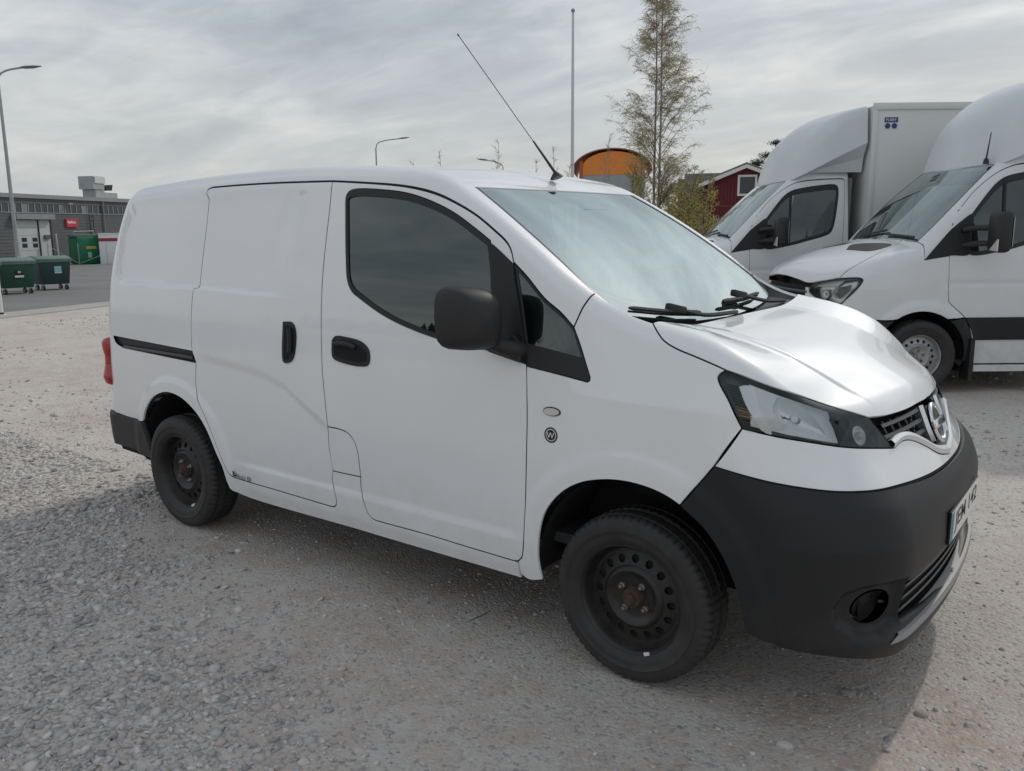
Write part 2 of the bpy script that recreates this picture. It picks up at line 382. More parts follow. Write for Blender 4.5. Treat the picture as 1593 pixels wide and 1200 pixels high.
class VanSkin:
    WZ = staticmethod(herm([.10,.20,.25,.30,.36,.45,.60,.75,.95,1.1,1.25,1.4,1.55,1.70,1.80,1.9],
                           [.775,.795,.815,.825,.832,.838,.845,.8475,.845,.838,.824,.803,.776,.748,.73,.712]))
    XF = staticmethod(herm([.10,.18,.215,.25,.30,.36,.50,.64,.72,.775,.86,.975,1.05],
                           [3.44,3.50,3.535,3.56,3.575,3.58,3.583,3.580,3.570,3.545,3.502,3.464,3.452]))
    XR = staticmethod(herm([.10,.30,.36,.50,.60,1.0,1.3,1.55,1.75,1.9],
                           [-.84,-.88,-.89,-.89,-.85,-.84,-.82,-.765,-.68,-.60]))
    RZ = staticmethod(herm([-1.0,-.7,-.3,0,.4,.8,1.2,1.5,1.8,2.0,2.3],
                           [1.795,1.822,1.846,1.860,1.872,1.876,1.867,1.848,1.814,1.780,1.70]))
    HC = staticmethod(herm([2.0,2.4,2.55,2.7,2.9,3.1,3.3,3.42,3.48,3.60],
                           [1.45,1.335,1.285,1.234,1.194,1.140,1.066,1.018,.982,.88]))
    HK = staticmethod(herm([2.4,2.75,2.95,3.08,3.18,3.3,3.5],[-.02,-.02,-.02,.0,.06,.16,.22]))
    AX = .65
    CREASE = [(.20,.955),(.55,.935),(.80,.905),(.93,.868),(1.05,.80),(1.2,.725),(1.3,.70)]
    PANEL = None
    _tab = None
    def panel_sd(self, x, z):
        c = VanSkin
        if c._tab is None:
            gx = np.linspace(-1.0, 1.4, 481); gz = np.linspace(1.1, 1.9, 161)
            X, Z = np.meshgrid(gx, gz, indexing='ij'); c._tab = polysd(X, Z, self.PANEL)
        u = np.clip((x + 1.0)/.005, 0, 479.999); v = np.clip((z - 1.1)/.005, 0, 159.999)
        i = u.astype(int); j = v.astype(int); fu = u - i; fv = v - j; T = c._tab
        return T[i, j]*(1-fu)*(1-fv) + T[i+1, j]*fu*(1-fv) + T[i, j+1]*(1-fu)*fv + T[i+1, j+1]*fu*fv
    def disp(self, x, z):
        d = 0*x
        # recessed upper panel
        if self.PANEL is not None:
            d = d - .017*sstep(.007, -.008, self.panel_sd(x, z))*sstep(1.09, .84, x + .25*np.maximum(1.73 - z, 0))
        # shoulder crease above the lower door panel
        cz = np.interp(x, [p[0] for p in self.CREASE], [p[1] for p in self.CREASE])
        fade = sstep(.12, .40, x)*sstep(1.30, 1.15, x)
        d = d - .009*fade*sstep(.022, -.03, z - cz)*sstep(.30, .62, z)
        # rocker ridge
        f2 = sstep(.42, .70, x)*sstep(2.30, 2.22, x)
        d = d + .008*f2*sstep(.452, .420, z)*sstep(.26, .33, z)
        # belt dip under the front window
        # wheel arch flares
        for cx, cz2, r0, a in ((-.0, .345, .375, .012), (2.735, .345, .392, .008)):
            r = np.hypot(x - cx, z - cz2)
            d = d + a*sstep(r0 + .115, r0 + .06, r)
        # sill tuck
        return d
    def top(self, x, ay):
        roof = self.RZ(x) - .05*ay**2
        ws = 1.757 - (x - 1.872)*(.545/.83) - .035*ay**2 + .035*(1 - ((x - 2.28)/.45)**2)
        up = smin(roof, ws, .035)
        hood = self.HC(x) - self.HK(x)*ay**2
        hood = hood + .027*sstep(.40, .72, ay)*sstep(3.34, 2.86, x)
        # raised centre with a crease each side
        cy = .47 - .12*(x - 2.9)
        hood = hood + .009*sstep(cy + .012, cy - .012, ay)*sstep(2.76, 2.92, x)*sstep(3.42, 3.24, x)
        return smax(up, hood, .03)
    def g(self, x, y, z):
        ay = np.abs(y)
        w = self.WZ(z) - .045*sstep(.3, -.85, x) - .30*np.maximum(z - 1.0, 0)*sstep(2.35, 2.75, x) + self.disp(x, z)
        side = ay - w
        zz = np.minimum(z, 1.05)
        fr = x - (self.XF(zz) - (.12 + np.interp(zz, [.62, .73, .80, .87, .95], [0, .07, .11, .15, .19]))*ay**2)
        rear = (self.XR(z) + .09*ay**2) - x
        r1 = np.interp(z, [.2, .8, 1.0], [.27, .29, .27])
        s = rmax(side, fr*.98, r1)
        s = rmax(s, rear, np.interp(z, [.3, .6, .7, 1.8], [.10, .10, .13, .16]))
        T = self.top(x, ay); e = .004
        sl = (self.top(x + e, ay) - self.top(x - e, ay)) / (2*e)
        tp = (z - T) / np.sqrt(1 + sl*sl)
        r2 = np.interp(x, [1.4, 1.9, 2.2, 2.5, 2.75, 3.3, 3.5], [.095, .065, .05, .05, .055, .055, .05])
        return rmax(s, tp, r2)
    def grad(self, P):
        e = .003; o = []
        for k in range(3):
            D = np.zeros(3); D[k] = e
            A = P + D; B = P - D
            o.append(self.g(*A.T) - self.g(*B.T))
        n = np.stack(o, 1); return n / (np.linalg.norm(n, axis=1, keepdims=True) + 1e-12)
    def march(self, O, D, hi, lo=0., it=25):
        lo = np.full(len(O), lo); hi = np.full(len(O), float(hi))
        for _ in range(it):
            m = (lo + hi)/2; P = O + D*m[:, None]
            ins = self.g(*P.T) < 0
            lo = np.where(ins, m, lo); hi = np.where(ins, hi, m)
        return O + D*((lo + hi)/2)[:, None]
    # charts: 'a' = (x, angle about the long axis); 'f' = (angle about an upright axis, z)
    FX = 2.55
    def chart(self, c, P):
        P = np.asarray(P, float)
        if c == 'a': return np.stack([P[:, 0], np.arctan2(P[:, 2] - self.AX, -P[:, 1])*.85], 1)
        if c == 'f': return np.stack([np.arctan2(-P[:, 1], P[:, 0] - self.FX)*.95, P[:, 2]], 1)
        if c == 'r': return np.stack([-P[:, 1], P[:, 2]], 1)
    def surf(self, c, U):
        U = np.asarray(U, float); n = len(U)
        if c == 'a':
            t = U[:, 1]/.85
            O = np.stack([U[:, 0], 0*t, 0*t + self.AX], 1); D = np.stack([0*t, -np.cos(t), np.sin(t)], 1); return self.march(O, D, 1.8)
        if c == 'f':
            t = U[:, 0]/.95
            O = np.stack([0*t + self.FX, 0*t, U[:, 1]], 1); D = np.stack([np.cos(t), -np.sin(t), 0*t], 1); return self.march(O, D, 1.6)
        O = np.stack([np.zeros(n), -U[:, 0], U[:, 1]], 1); D = np.tile([-1., 0, 0], (n, 1)); return self.march(O, D, 1.2)
# outlines of the van panels, metres in the van frame (x forward from the rear axle, y left, z up)
VC = {
 'cant': [(0.273,-0.737,1.758),(0.277,-0.733,1.770),(0.299,-0.728,1.780),(0.375,-0.727,1.784),(0.699,-0.727,1.786),(1.063,-0.728,1.781),(1.194,-0.728,1.778)],
 'door_top': [(1.194,-0.728,1.778),(1.440,-0.733,1.760),(1.643,-0.740,1.740),(1.799,-0.746,1.708),(1.908,-0.752,1.670),(2.013,-0.759,1.622),(2.108,-0.771,1.566),(2.172,-0.780,1.522),(2.197,-0.787,1.492),(2.214,-0.795,1.450)],
 'door_front': [(2.214,-0.795,1.450),(2.230,-0.805,1.386),(2.258,-0.819,1.294),(2.289,-0.834,1.157),(2.300,-0.839,1.088),(2.307,-0.846,0.923),(2.305,-0.847,0.779),(2.297,-0.845,0.584),(2.290,-0.846,0.464),(2.281,-0.842,0.377),(2.273,-0.841,0.353),(2.256,-0.838,0.337),(2.237,-0.837,0.332)],
 'door_bottom': [(2.237,-0.837,0.332),(1.959,-0.838,0.336),(1.776,-0.838,0.340),(1.552,-0.838,0.338),(1.482,-0.838,0.340),(1.456,-0.839,0.351),(1.440,-0.841,0.375),(1.433,-0.843,0.397),(1.410,-0.839,0.462),(1.413,-0.842,0.520)],
 'flap_front': [(1.413,-0.842,0.520),(1.404,-0.846,0.632),(1.387,-0.847,0.675),(1.365,-0.847,0.698),(1.338,-0.847,0.711),(1.285,-0.847,0.718),(1.217,-0.845,0.717)],
 'door_rear': [(1.217,-0.845,0.717),(1.218,-0.848,0.744),(1.201,-0.845,0.951),(1.197,-0.840,1.070),(1.190,-0.816,1.311),(1.191,-0.782,1.515),(1.196,-0.753,1.675),(1.194,-0.728,1.778)],
 'sl_front_low': [(1.217,-0.845,0.717),(1.215,-0.840,0.620),(1.230,-0.839,0.516),(1.221,-0.836,0.465),(1.242,-0.843,0.414),(1.247,-0.841,0.375),(1.240,-0.840,0.357),(1.224,-0.839,0.347),(1.193,-0.838,0.345)],
 'flap_bottom': [(1.230,-0.839,0.516),(1.413,-0.842,0.520)],
 'sl_bottom': [(1.193,-0.838,0.345),(0.674,-0.838,0.351),(0.533,-0.833,0.351),(0.475,-0.834,0.353),(0.450,-0.841,0.367),(0.421,-0.845,0.400)],
 'sl_arch': [(0.421,-0.845,0.400),(0.361,-0.847,0.504),(0.295,-0.852,0.634),(0.257,-0.855,0.696),(0.233,-0.851,0.740),(0.219,-0.844,0.797),(0.232,-0.842,0.917)],
 'sl_rear': [(0.232,-0.842,0.917),(0.217,-0.843,0.953),(0.207,-0.843,0.981),(0.205,-0.840,1.051),(0.211,-0.830,1.189),(0.222,-0.819,1.288)],
 'sl_jog': [(0.222,-0.819,1.288),(0.252,-0.818,1.297)],
 'sl_rear_up': [(0.252,-0.818,1.297),(0.270,-0.777,1.545),(0.275,-0.740,1.745),(0.273,-0.737,1.758)],
 'rail': [(-0.637,-0.803,0.988),(0.206,-0.844,0.972)],
 'rail_end': [(0.206,-0.844,0.972),(0.232,-0.842,0.916)],
 'rail_bot': [(0.232,-0.842,0.916),(-0.532,-0.809,0.930)],
 'rail_tip': [(-0.532,-0.809,0.930),(-0.611,-0.805,0.953),(-0.637,-0.803,0.988)],
 'win_out': [(1.295,-0.752,1.680),(1.295,-0.746,1.710),(1.308,-0.743,1.726),(1.350,-0.742,1.736),(1.508,-0.743,1.727),(1.659,-0.747,1.708),(1.805,-0.754,1.668),(1.916,-0.762,1.624),(2.024,-0.773,1.567),(2.097,-0.781,1.525)],
 'win_front': [(2.097,-0.781,1.525),(2.123,-0.799,1.422),(2.139,-0.815,1.324),(2.157,-0.828,1.214),(2.171,-0.837,1.122)],
 'win_low': [(2.171,-0.837,1.122),(2.104,-0.836,1.132),(1.903,-0.834,1.151),(1.718,-0.831,1.187),(1.567,-0.826,1.231),(1.431,-0.819,1.291),(1.380,-0.815,1.318),(1.350,-0.809,1.360),(1.329,-0.793,1.458),(1.295,-0.752,1.680)],
 'sail_top': [(2.097,-0.781,1.525),(2.123,-0.783,1.510),(2.214,-0.795,1.450)],
 'sail_bot': [(2.296,-0.838,1.093),(2.171,-0.837,1.122)],
 'tri_front': [(2.219,-0.795,1.446),(2.279,-0.803,1.401),(2.365,-0.814,1.326),(2.432,-0.811,1.279),(2.481,-0.808,1.233),(2.509,-0.813,1.178),(2.540,-0.822,1.112),(2.561,-0.829,1.069)],
 'tri_corner': [(2.561,-0.829,1.069),(2.561,-0.831,1.059),(2.554,-0.833,1.054),(2.539,-0.833,1.055)],
 'tri_bot': [(2.539,-0.833,1.055),(2.425,-0.838,1.071),(2.307,-0.839,1.085)],
 'tri_split': [(2.295,-0.834,1.152),(2.540,-0.822,1.112)],
 'ap_gap': [(2.481,-0.808,1.233),(2.498,-0.793,1.283),(2.511,-0.773,1.320),(2.516,-0.723,1.345)],
 'ws_near': [(1.908,-0.629,1.731),(2.059,-0.659,1.645),(2.242,-0.690,1.532),(2.389,-0.708,1.433),(2.516,-0.723,1.345),(2.614,-0.725,1.294)],
 'cowl_near': [(2.614,-0.725,1.294),(2.671,-0.720,1.273),(2.738,-0.719,1.255)],
 'hood_side': [(2.738,-0.719,1.255),(2.771,-0.749,1.231),(2.804,-0.766,1.206),(2.850,-0.775,1.186),(2.933,-0.784,1.163),(3.031,-0.791,1.133)],
 'hood_hl': [(3.031,-0.791,1.133),(3.157,-0.744,1.088),(3.240,-0.644,1.045),(3.324,-0.553,1.002),(3.383,-0.475,0.970)],
 'hood_front': [(3.383,-0.475,0.970),(3.419,-0.364,0.962),(3.445,-0.234,0.960),(3.460,-0.068,0.961)],
 'hl_rear': [(3.031,-0.791,1.133),(3.010,-0.801,1.113),(3.057,-0.817,1.039),(3.101,-0.818,0.962)],
 'hl_bot': [(3.101,-0.818,0.962),(3.197,-0.774,0.941),(3.273,-0.724,0.926),(3.348,-0.652,0.907),(3.409,-0.542,0.888),(3.452,-0.418,0.868)],
 'hl_in': [(3.452,-0.418,0.868),(3.411,-0.459,0.932),(3.383,-0.475,0.970)],
 'fp_gap': [(3.101,-0.818,0.962),(3.026,-0.847,0.836)],
 'bump_top': [(3.026,-0.847,0.836),(3.127,-0.839,0.820),(3.200,-0.820,0.808),(3.286,-0.782,0.796),(3.365,-0.728,0.786),(3.423,-0.667,0.781),(3.473,-0.572,0.776),(3.515,-0.404,0.766),(3.537,-0.274,0.760),(3.550,-0.132,0.757),(3.553,-0.043,0.758)],
 'bump_fen': [(3.026,-0.847,0.836),(2.920,-0.855,0.692)],
 'arch_f': [(2.362,-0.831,0.284),(2.351,-0.840,0.365),(2.359,-0.847,0.464),(2.388,-0.852,0.557),(2.452,-0.854,0.639),(2.537,-0.855,0.696),(2.635,-0.855,0.726),(2.729,-0.856,0.735),(2.821,-0.855,0.726),(2.880,-0.855,0.709),(2.918,-0.855,0.691)],
 'arch_r': [(-0.357,-0.827,0.531),(-0.311,-0.832,0.602),(-0.213,-0.840,0.683),(-0.083,-0.848,0.728),(0.008,-0.852,0.733),(0.112,-0.856,0.713),(0.215,-0.855,0.658),(0.286,-0.851,0.582),(0.350,-0.847,0.468),(0.400,-0.844,0.386),(0.417,-0.841,0.328)],
 'bump_arch': [(2.920,-0.855,0.692),(3.006,-0.854,0.629),(3.070,-0.851,0.545),(3.117,-0.845,0.439),(3.135,-0.841,0.368)],
 'bump_bot': [(3.143,-0.835,0.314),(3.243,-0.823,0.296),(3.350,-0.792,0.292),(3.454,-0.714,0.283),(3.531,-0.535,0.263),(3.579,-0.258,0.248)],
 'sill_bot': [(0.457,-0.833,0.302),(1.377,-0.826,0.287),(2.354,-0.830,0.281)],
 'panel': [(-0.568,-0.779,1.302),(-0.593,-0.773,1.336),(-0.565,-0.739,1.546),(-0.506,-0.718,1.672),(-0.427,-0.713,1.722),(-0.185,-0.723,1.739),(0.273,-0.739,1.752),(0.711,-0.739,1.750),(1.074,-0.740,1.745),(1.115,-0.742,1.734),(1.129,-0.745,1.714),(1.066,-0.806,1.380),(1.011,-0.819,1.288),(0.958,-0.820,1.280),(0.292,-0.819,1.291),(-0.517,-0.782,1.297)],
 'fog': [(3.446,-0.742,0.433),(3.455,-0.735,0.469),(3.480,-0.708,0.489),(3.511,-0.661,0.480),(3.530,-0.620,0.447),(3.529,-0.618,0.397),(3.511,-0.653,0.370),(3.478,-0.704,0.370),(3.455,-0.731,0.393)],
 'lowgrille': [(3.541,-0.586,0.494),(3.569,-0.346,0.490),(3.583,-0.062,0.480),(3.583,0.063,0.498)],
 'lowgrille_b': [(3.543,-0.556,0.369),(3.569,-0.289,0.338),(3.577,0.064,0.323)],
 'hood_rear': [(2.738,-0.719,1.255),(2.757,-0.542,1.238),(2.734,-0.333,1.228),(2.745,-0.070,1.224),(2.746,0.073,1.224)],
 'chromeV': [(3.445,-0.411,0.885),(3.474,-0.290,0.872),(3.502,-0.200,0.838),(3.539,-0.112,0.781)],
 'lamp_r': [(-0.640,-0.804,0.962),(-0.608,-0.806,0.927),(-0.624,-0.806,0.871),(-0.652,-0.805,0.838),(-0.656,-0.806,0.774),(-0.634,-0.807,0.732),(-0.650,-0.806,0.692),(-0.689,-0.802,0.672)],
 'rbump_top': [(-0.690,-0.800,0.534),(-0.547,-0.805,0.527),(-0.373,-0.826,0.527)],
 'ind': [(2.378,-0.845,0.931),(2.454,-0.845,0.941),(2.416,-0.845,0.950),(2.417,-0.846,0.918)],
 'badge': [(2.384,-0.847,0.846),(2.439,-0.847,0.854),(2.412,-0.846,0.875),(2.412,-0.847,0.822)],
 'sticker': [(0.466,-0.837,0.372),(0.630,-0.838,0.367)],
 'fh': [(1.268,-0.838,1.103),(1.288,-0.836,1.123),(1.361,-0.836,1.124),(1.451,-0.837,1.111),(1.494,-0.839,1.082),(1.501,-0.842,1.040),(1.486,-0.843,1.014),(1.300,-0.843,1.019),(1.272,-0.842,1.034)],
 'sh': [(0.940,-0.833,1.165),(1.001,-0.833,1.165),(1.026,-0.836,1.135),(1.023,-0.841,1.042),(1.000,-0.844,0.994),(0.954,-0.844,0.978),(0.938,-0.844,0.986)],
 'mirror': [(1.887,-0.818,1.295),(1.922,-0.811,1.345),(2.047,-0.809,1.362),(2.141,-0.814,1.330),(2.185,-0.825,1.239),(2.199,-0.834,1.159),(2.126,-0.836,1.129),(1.935,-0.833,1.163)],
}
HLP = {'bowl': [(0.861, 1.0455), (0.8266, 1.0798), (0.7657, 1.0652), (0.7135, 1.0359), (0.6766, 0.9875), (0.6554, 0.9364), (0.6525, 0.9138), (0.7154, 0.9245), (0.7862, 0.9402), (0.8255, 0.9533), (0.8506, 0.9854), (0.8625, 1.017)], 'bezel': [(0.8876, 1.0736), (0.8372, 1.0852), (0.7642, 1.0673), (0.7115, 1.0379), (0.6733, 0.9873), (0.6442, 0.9105), (0.716, 0.9205), (0.7965, 0.9367), (0.8405, 0.9452), (0.8655, 0.9906)], 'side': [(0.9378, 1.0873), (0.9123, 1.0937), (0.8875, 1.0762), (0.8838, 1.0424), (0.8681, 0.9959), (0.8453, 0.9477), (0.8748, 0.9577), (0.9002, 1.0003), (0.9189, 1.0359)], 'lamp2': (0.5499, 0.9291), 'lamp2r': 0.028, 'bulb': (0.7469, 1.0082)}
# ---------------------------------------------------------------- the white van in front
# outward side of a wheel is -y
def make_tyre(Rr, rin, w, nseg=64, blocks=True):
    h = w/2
    prof = [(-h*.80, rin), (-h*.90, rin+.006), (-h*.955, rin+(Rr-rin)*.20), (-h*.975, rin+(Rr-rin)*.22), (-h*.99, rin+(Rr-rin)*.32), (-h*1.0, rin+(Rr-rin)*.48), (-h*1.022, rin+(Rr-rin)*.50), (-h*1.022, rin+(Rr-rin)*.53), (-h*.99, rin+(Rr-rin)*.55), (-h*.975, rin+(Rr-rin)*.66), (-h*.95, Rr-.028), (-h*.90, Rr-.014), (-h*.80, Rr-.005),
            (-h*.62, Rr-.001), (-h*.60, Rr-.009), (-h*.52, Rr-.009), (-h*.50, Rr), (-h*.12, Rr+.001), (-h*.10, Rr-.009), (h*.10, Rr-.009), (h*.12, Rr+.001), (h*.50, Rr), (h*.60, Rr-.009), (h*.62, Rr-.001),
            (h*.80, Rr-.005), (h*.93, Rr-.018), (h*1.0, rin+(Rr-rin)*.5), (h*.80, rin)]
    n = nseg*4; V = []; F = []; m = len(prof)
    for k in range(n):
        t = 2*math.pi*k/n
        for i, (a, r) in enumerate(prof):
            if blocks and k % 4 == 0:
                if i in (11, 12, 13, 24, 25): r -= .007
                elif i in (16, 17, 20, 21): r -= .004
            V.append((r*math.cos(t), a, r*math.sin(t)))
    for k in range(n):
        k2 = (k+1) % n
        for i in range(m-1): F.append((k*m+i, k*m+i+1, k2*m+i+1, k2*m+i))
    b = MB(); b.V = V; b.F = F; return b
def make_rim(k=1., nh=16, axo=-.078):
    """steel rim with a ring of round holes; k scales the radii"""
    b = MB(); a0 = axo
    pr = [(a0+.004, .196), (a0-.004, .194), (a0-.006, .189), (a0, .184), (a0+.010, .178), (a0+.030, .174), (a0+.046, .167), (a0+.046, .158)]
    b.lathe([(a, r*k) for a, r in pr], n=64)
    pr2 = [(a0+.031, .112), (a0+.020, .103), (a0+.017, .096), (a0+.020, .088), (a0+.031, .078), (a0+.034, .066), (a0+.034, .030)]
    b.lathe([(a, r*k) for a, r in pr2], n=64)
    b.lathe([(a0+.046, .174*k), (a0+.15, .172*k), (a0+.155, .190*k)], n=48)
    r1, r0 = .158*k, .112*k; rm = (r1+r0)/2; q = 5
    for j in range(nh):
        tA = 2*math.pi*j/nh; dt = math.pi/nh; out = []; inn = []
        per = [(-1 + 2*i/q, -1) for i in range(q)] + [(1, -1 + 2*i/q) for i in range(q)] + [(1 - 2*i/q, 1) for i in range(q)] + [(-1, 1 - 2*i/q) for i in range(q)]
        def P(u, v, sink=0.):
            t = tA + u*dt; r = rm + v*(r1-r0)/2; a = a0 + .031 + (.046-.031)*(v+1)/2 + sink; return (r*math.cos(t), a, r*math.sin(t))
        hu = .0135*k/(rm*dt); hv = .0145*k/((r1-r0)/2)
        for (u, v) in per:
            L = math.hypot(u, v); out.append(P(u, v)); inn.append(P(u/L*hu, v/L*hv))
        deep = [P(u/math.hypot(u, v)*hu*.95, v/math.hypot(u, v)*hv*.95, .012) for u, v in per]
        n = len(per)
        b.add(out + inn + deep, [(i, (i+1) % n, n+(i+1) % n, n+i) for i in range(n)] + [(n+i, n+(i+1) % n, 2*n+(i+1) % n, 2*n+i) for i in range(n)])
    return b
def make_wheel(name, parent, loc, flip, Rr=.303, rin=.193, w=.19, k=1.035, studs=4, rimmat=None, spin=.3, hubmat=None, weights=()):
    e = bpy.data.objects.new(name, None); col.objects.link(e); e.parent = parent; e.location = loc; e.rotation_euler = (0, 0, math.pi if flip else 0)
    make_tyre(Rr, rin, w).build('tyre', TYRE, e, smooth=42)
    rim = make_rim(k).build('rim', rimmat or STEELB, e, smooth=35)
    MB().lathe([(-.012, .02), (-.012, .125*k), (.02, .125*k), (.02, .02)], n=40).build('brake_disc', RUST, e, smooth=35)
    MB().lathe([(-.03, .0), (-.03, .17*k), (.05, .17*k)], n=32).build('wheel_back', DARK, e, smooth=35)
    a0 = -.078
    MB().lathe([(a0+.034, .038*k), (a0+.014, .034*k), (a0+.008, .030*k), (a0+.008, .020*k), (a0-.004, .018*k), (a0-.010, .012*k), (a0-.010, .0)], n=28).build('hub', hubmat or RUST, e, smooth=30)
    for a_, w_ in weights:
        c = np.array((.186*k*math.cos(a_), a0-.004, .186*k*math.sin(a_))); MB().obox(c, (-math.sin(a_), 0, math.cos(a_)), (w_, .008, .012), bev=.002).build('wheel_weight', WHITEF, e)
    for j in range(studs):
        t = 2*math.pi*j/studs + spin; c = (.054*k*math.cos(t), a0+.034, .054*k*math.sin(t))
        MB().lathe([(0, .013*k), (-.010, .0125*k), (-.014, .009*k), (-.022, .006*k), (-.022, 0)], o=c, n=6).build('lug_nut', STUD, e)
    return e

class VanFlush(VanSkin):
    """windscreen sheet without the bonnet"""
    def top(self, x, ay):
        roof = self.RZ(x) - .05*ay**2
        ws = 1.757 - (x - 1.872)*(.545/.83) - .035*ay**2 + .035*(1 - ((x - 2.28)/.45)**2)
        return smin(roof, ws, .035)
class VanBumper(VanSkin):
    FOG = [(.600 + .060*math.cos(t), .430 + .058*math.sin(t)) for t in np.linspace(0, 2*math.pi, 40, endpoint=False)]
    POD = [(.705,.44),(.69,.485),(.64,.507),(.58,.512),(.52,.508),(.52,.365),(.58,.343),(.65,.352),(.695,.39)]
    def disp(self, x, z): return VanSkin.disp(self, x, z)
    def g(self, x, y, z):
        ph = .95*np.arctan2(np.abs(y), x - 2.55)
        d = .007 + 0*x
        # top edge rolls over to the white panel, belly bulges
        d = d + .012*sstep(.80, .70, z)*sstep(.36, .50, z)*sstep(.90, .55, ph)
        pod = polysd(ph, z, self.POD)
        d = d - .032*sstep(.016, -.016, pod)
        # plate plinth in the middle
        d = d + .008*sstep(.66, .30, ph)*sstep(.49, .53, z)*sstep(.74, .62, z)
        # spoiler lip
        d = d + .018*sstep(.350, .315, z)*sstep(.74, .58, ph)
        return VanSkin.g(self, x, y, z) - d
VanSkin.PANEL = [(p[0], p[2] - .010*(p[2] > 1.7)) for p in VC['panel']]

def build_van():
    C = VC; S = VanSkin(); SF = VanFlush(); SBp = VanBumper()
    van = thing('van', 'white panel van with black bumper and black steel wheels parked in front on the gravel', 'van')
    P = lambda *a, **k: panel(*a, parent=van, **k)
    # --- shared loops
    door = chain(C, 'door_top', 'door_front', 'door_bottom', 'flap_front', 'door_rear')
    slide = chain(C, 'cant', '-door_rear', 'sl_front_low', 'sl_bottom', 'sl_arch', 'sl_rear', 'sl_jog', 'sl_rear_up')
    flow = C['sl_front_low'][:3]
    flap = chain(C, flow, 'flap_bottom', 'flap_front')
    win = chain(C, 'win_out', 'win_front', 'win_low')
    door_up = [C['door_front'][0:5]][0]
    sail = chain(C, 'sail_top', door_up, [C['door_front'][4], C['win_front'][-1]], '-win_front')
    tri_lo_l = C['tri_bot'][-1]
    left = [C['tri_bot'][-1]] + [(p[0]+.006, p[1], p[2]) for p in reversed(C['door_front'][1:4])] + [C['tri_front'][0]]
    tri = chain(C, 'tri_front', 'tri_corner', 'tri_bot', left)
    rail = chain(C, 'rail', 'rail_end', 'rail_bot', 'rail_tip')
    # rear cut: where the side sheet hands over to the rear doors, as (x, angle)
    th = np.linspace(math.atan2(.53-.65, .8), math.pi/2, 60)
    xc = np.interp(th, [th[0], .75, 1.0, 1.2, math.pi/2], [-.800, -.785, -.72, -.665, -.655])
    cut2 = np.stack([xc, th*.85], 1); cut3 = S.surf('a', cut2)
    wst = [(1.908, -.629, 1.731), (1.921, -.42, 1.745), (1.929, -.2, 1.75), (1.931, 0, 1.751)]
    wst = S.surf('a', S.chart('a', np.array(wst)))
    roofc = [(float(x), 0., 1.8) for x in np.linspace(cut3[-1][0], 1.931, 60)]
    roofc = S.surf('a', S.chart('a', np.array(roofc)))
    sillf = [(2.237, -.837, .332), (2.252, -.836, .325), (2.256, -.828, .285)]
    sill_lo = [(2.256, -.815, .262), (1.4, -.815, .262), (.46, -.815, .275), (.432, -.825, .295)]
    shell = chain(C, roofc, wst[::-1], C['ws_near'][:5], '-ap_gap', list(reversed(C['tri_front'][:5])), '-door_top', '-cant', '-sl_rear_up', '-sl_jog', '-sl_rear', '-sl_arch', '-sl_bottom',
                  list(reversed(C['sl_front_low'][2:])), 'flap_bottom', '-door_bottom', sillf, sill_lo, '-arch_r', '-rbump_top', cut3)
    P('body_shell', S, 'a', shell, WHITE, holes=[rail], step=.015, gap=.003, sides='W')
    for nm, lp, hl, st in (('front_door', door, [win], .016), ('sliding_door', slide, [], .009), ('fuel_flap', flap, [], .02)):
        P(nm, S, 'a', lp, WHITE, holes=hl, step=st, gap=.003, sides='B')
    fen = chain(C, 'ap_gap', C['ws_near'][4:], 'cowl_near', 'hood_side', 'hl_rear', 'fp_gap', 'bump_fen', '-arch_f', [C['arch_f'][0], (2.30, -.82, .272), (2.262, -.828, .285)],
                [(2.262, -.828, .285), (2.258, -.836, .325)], list(reversed(C['door_front'][4:12])), '-tri_bot', '-tri_corner', list(reversed(C['tri_front'][4:])))
    P('front_wing', S, 'a', fen, WHITE, step=.018, gap=.0026, sides='B')
    for nm, wd in (('cant', .006), ('door_top', .006), ('door_front', .0036), ('door_bottom', .0036), ('flap_front', .0036), ('flap_bottom', .003), ('door_rear', .0036), ('sl_front_low', .0036), ('sl_bottom', .0036), ('sl_arch', .003), ('sl_rear', .0036), ('sl_jog', .0036), ('sl_rear_up', .0036), ('hood_side', .0034), ('ap_gap', .0028)):  # dark strips: seals above the doors, elsewhere gap shade put into colour
        q = smooth_curve(C[nm], .02); Ua = S.chart('a', q); tn = np.gradient(Ua, axis=0); tn = np.stack([-tn[:, 1], tn[:, 0]], 1); tn /= np.linalg.norm(tn, axis=1, keepdims=True) + 1e-9
        A_ = S.surf('a', Ua + tn*wd); B_ = S.surf('a', Ua - tn*wd)
        for s in (1, -1): MB().strip((A_ - S.grad(A_)*.0022)*np.array([1, s, 1]), (B_ - S.grad(B_)*.0022)*np.array([1, s, 1])).build('gap_seal_shade', DARK, van, smooth=60)
    hrear = [C['hood_side'][0], (2.757, -.64, 1.245), (2.763, -.556, 1.24), (2.757, -.363, 1.232), (2.750, -.07, 1.224), (2.750, 0, 1.224)]
    hfront = [(3.462, 0, .961)] + list(reversed(C['hood_front']))
    hoodc = S.surf('a', S.chart('a', np.array([(float(x), 0., 1.1) for x in np.linspace(2.750, 3.462, 40)])))
    hood = chain(C, hrear, hoodc, hfront, '-hood_hl', '-hood_side')
    P('bonnet', S, 'a', hood, WHITE, step=.010, gap=.0024, sides='W', skirt=.02)
    # --- glass
    wsl = [(2.611, -.72, 1.293), (2.640, -.64, 1.27), (2.675, -.45, 1.24), (2.698, -.2, 1.22), (2.705, 0, 1.215)]
    wsl = SF.surf('a', SF.chart('a', np.array(wsl)))
    wsc = SF.surf('a', SF.chart('a', np.array([(float(x), 0., 1.4) for x in np.linspace(2.705, 1.931, 50)])))
    wloop = chain(C, 'ws_near', wsl, wsc, wst[::-1])
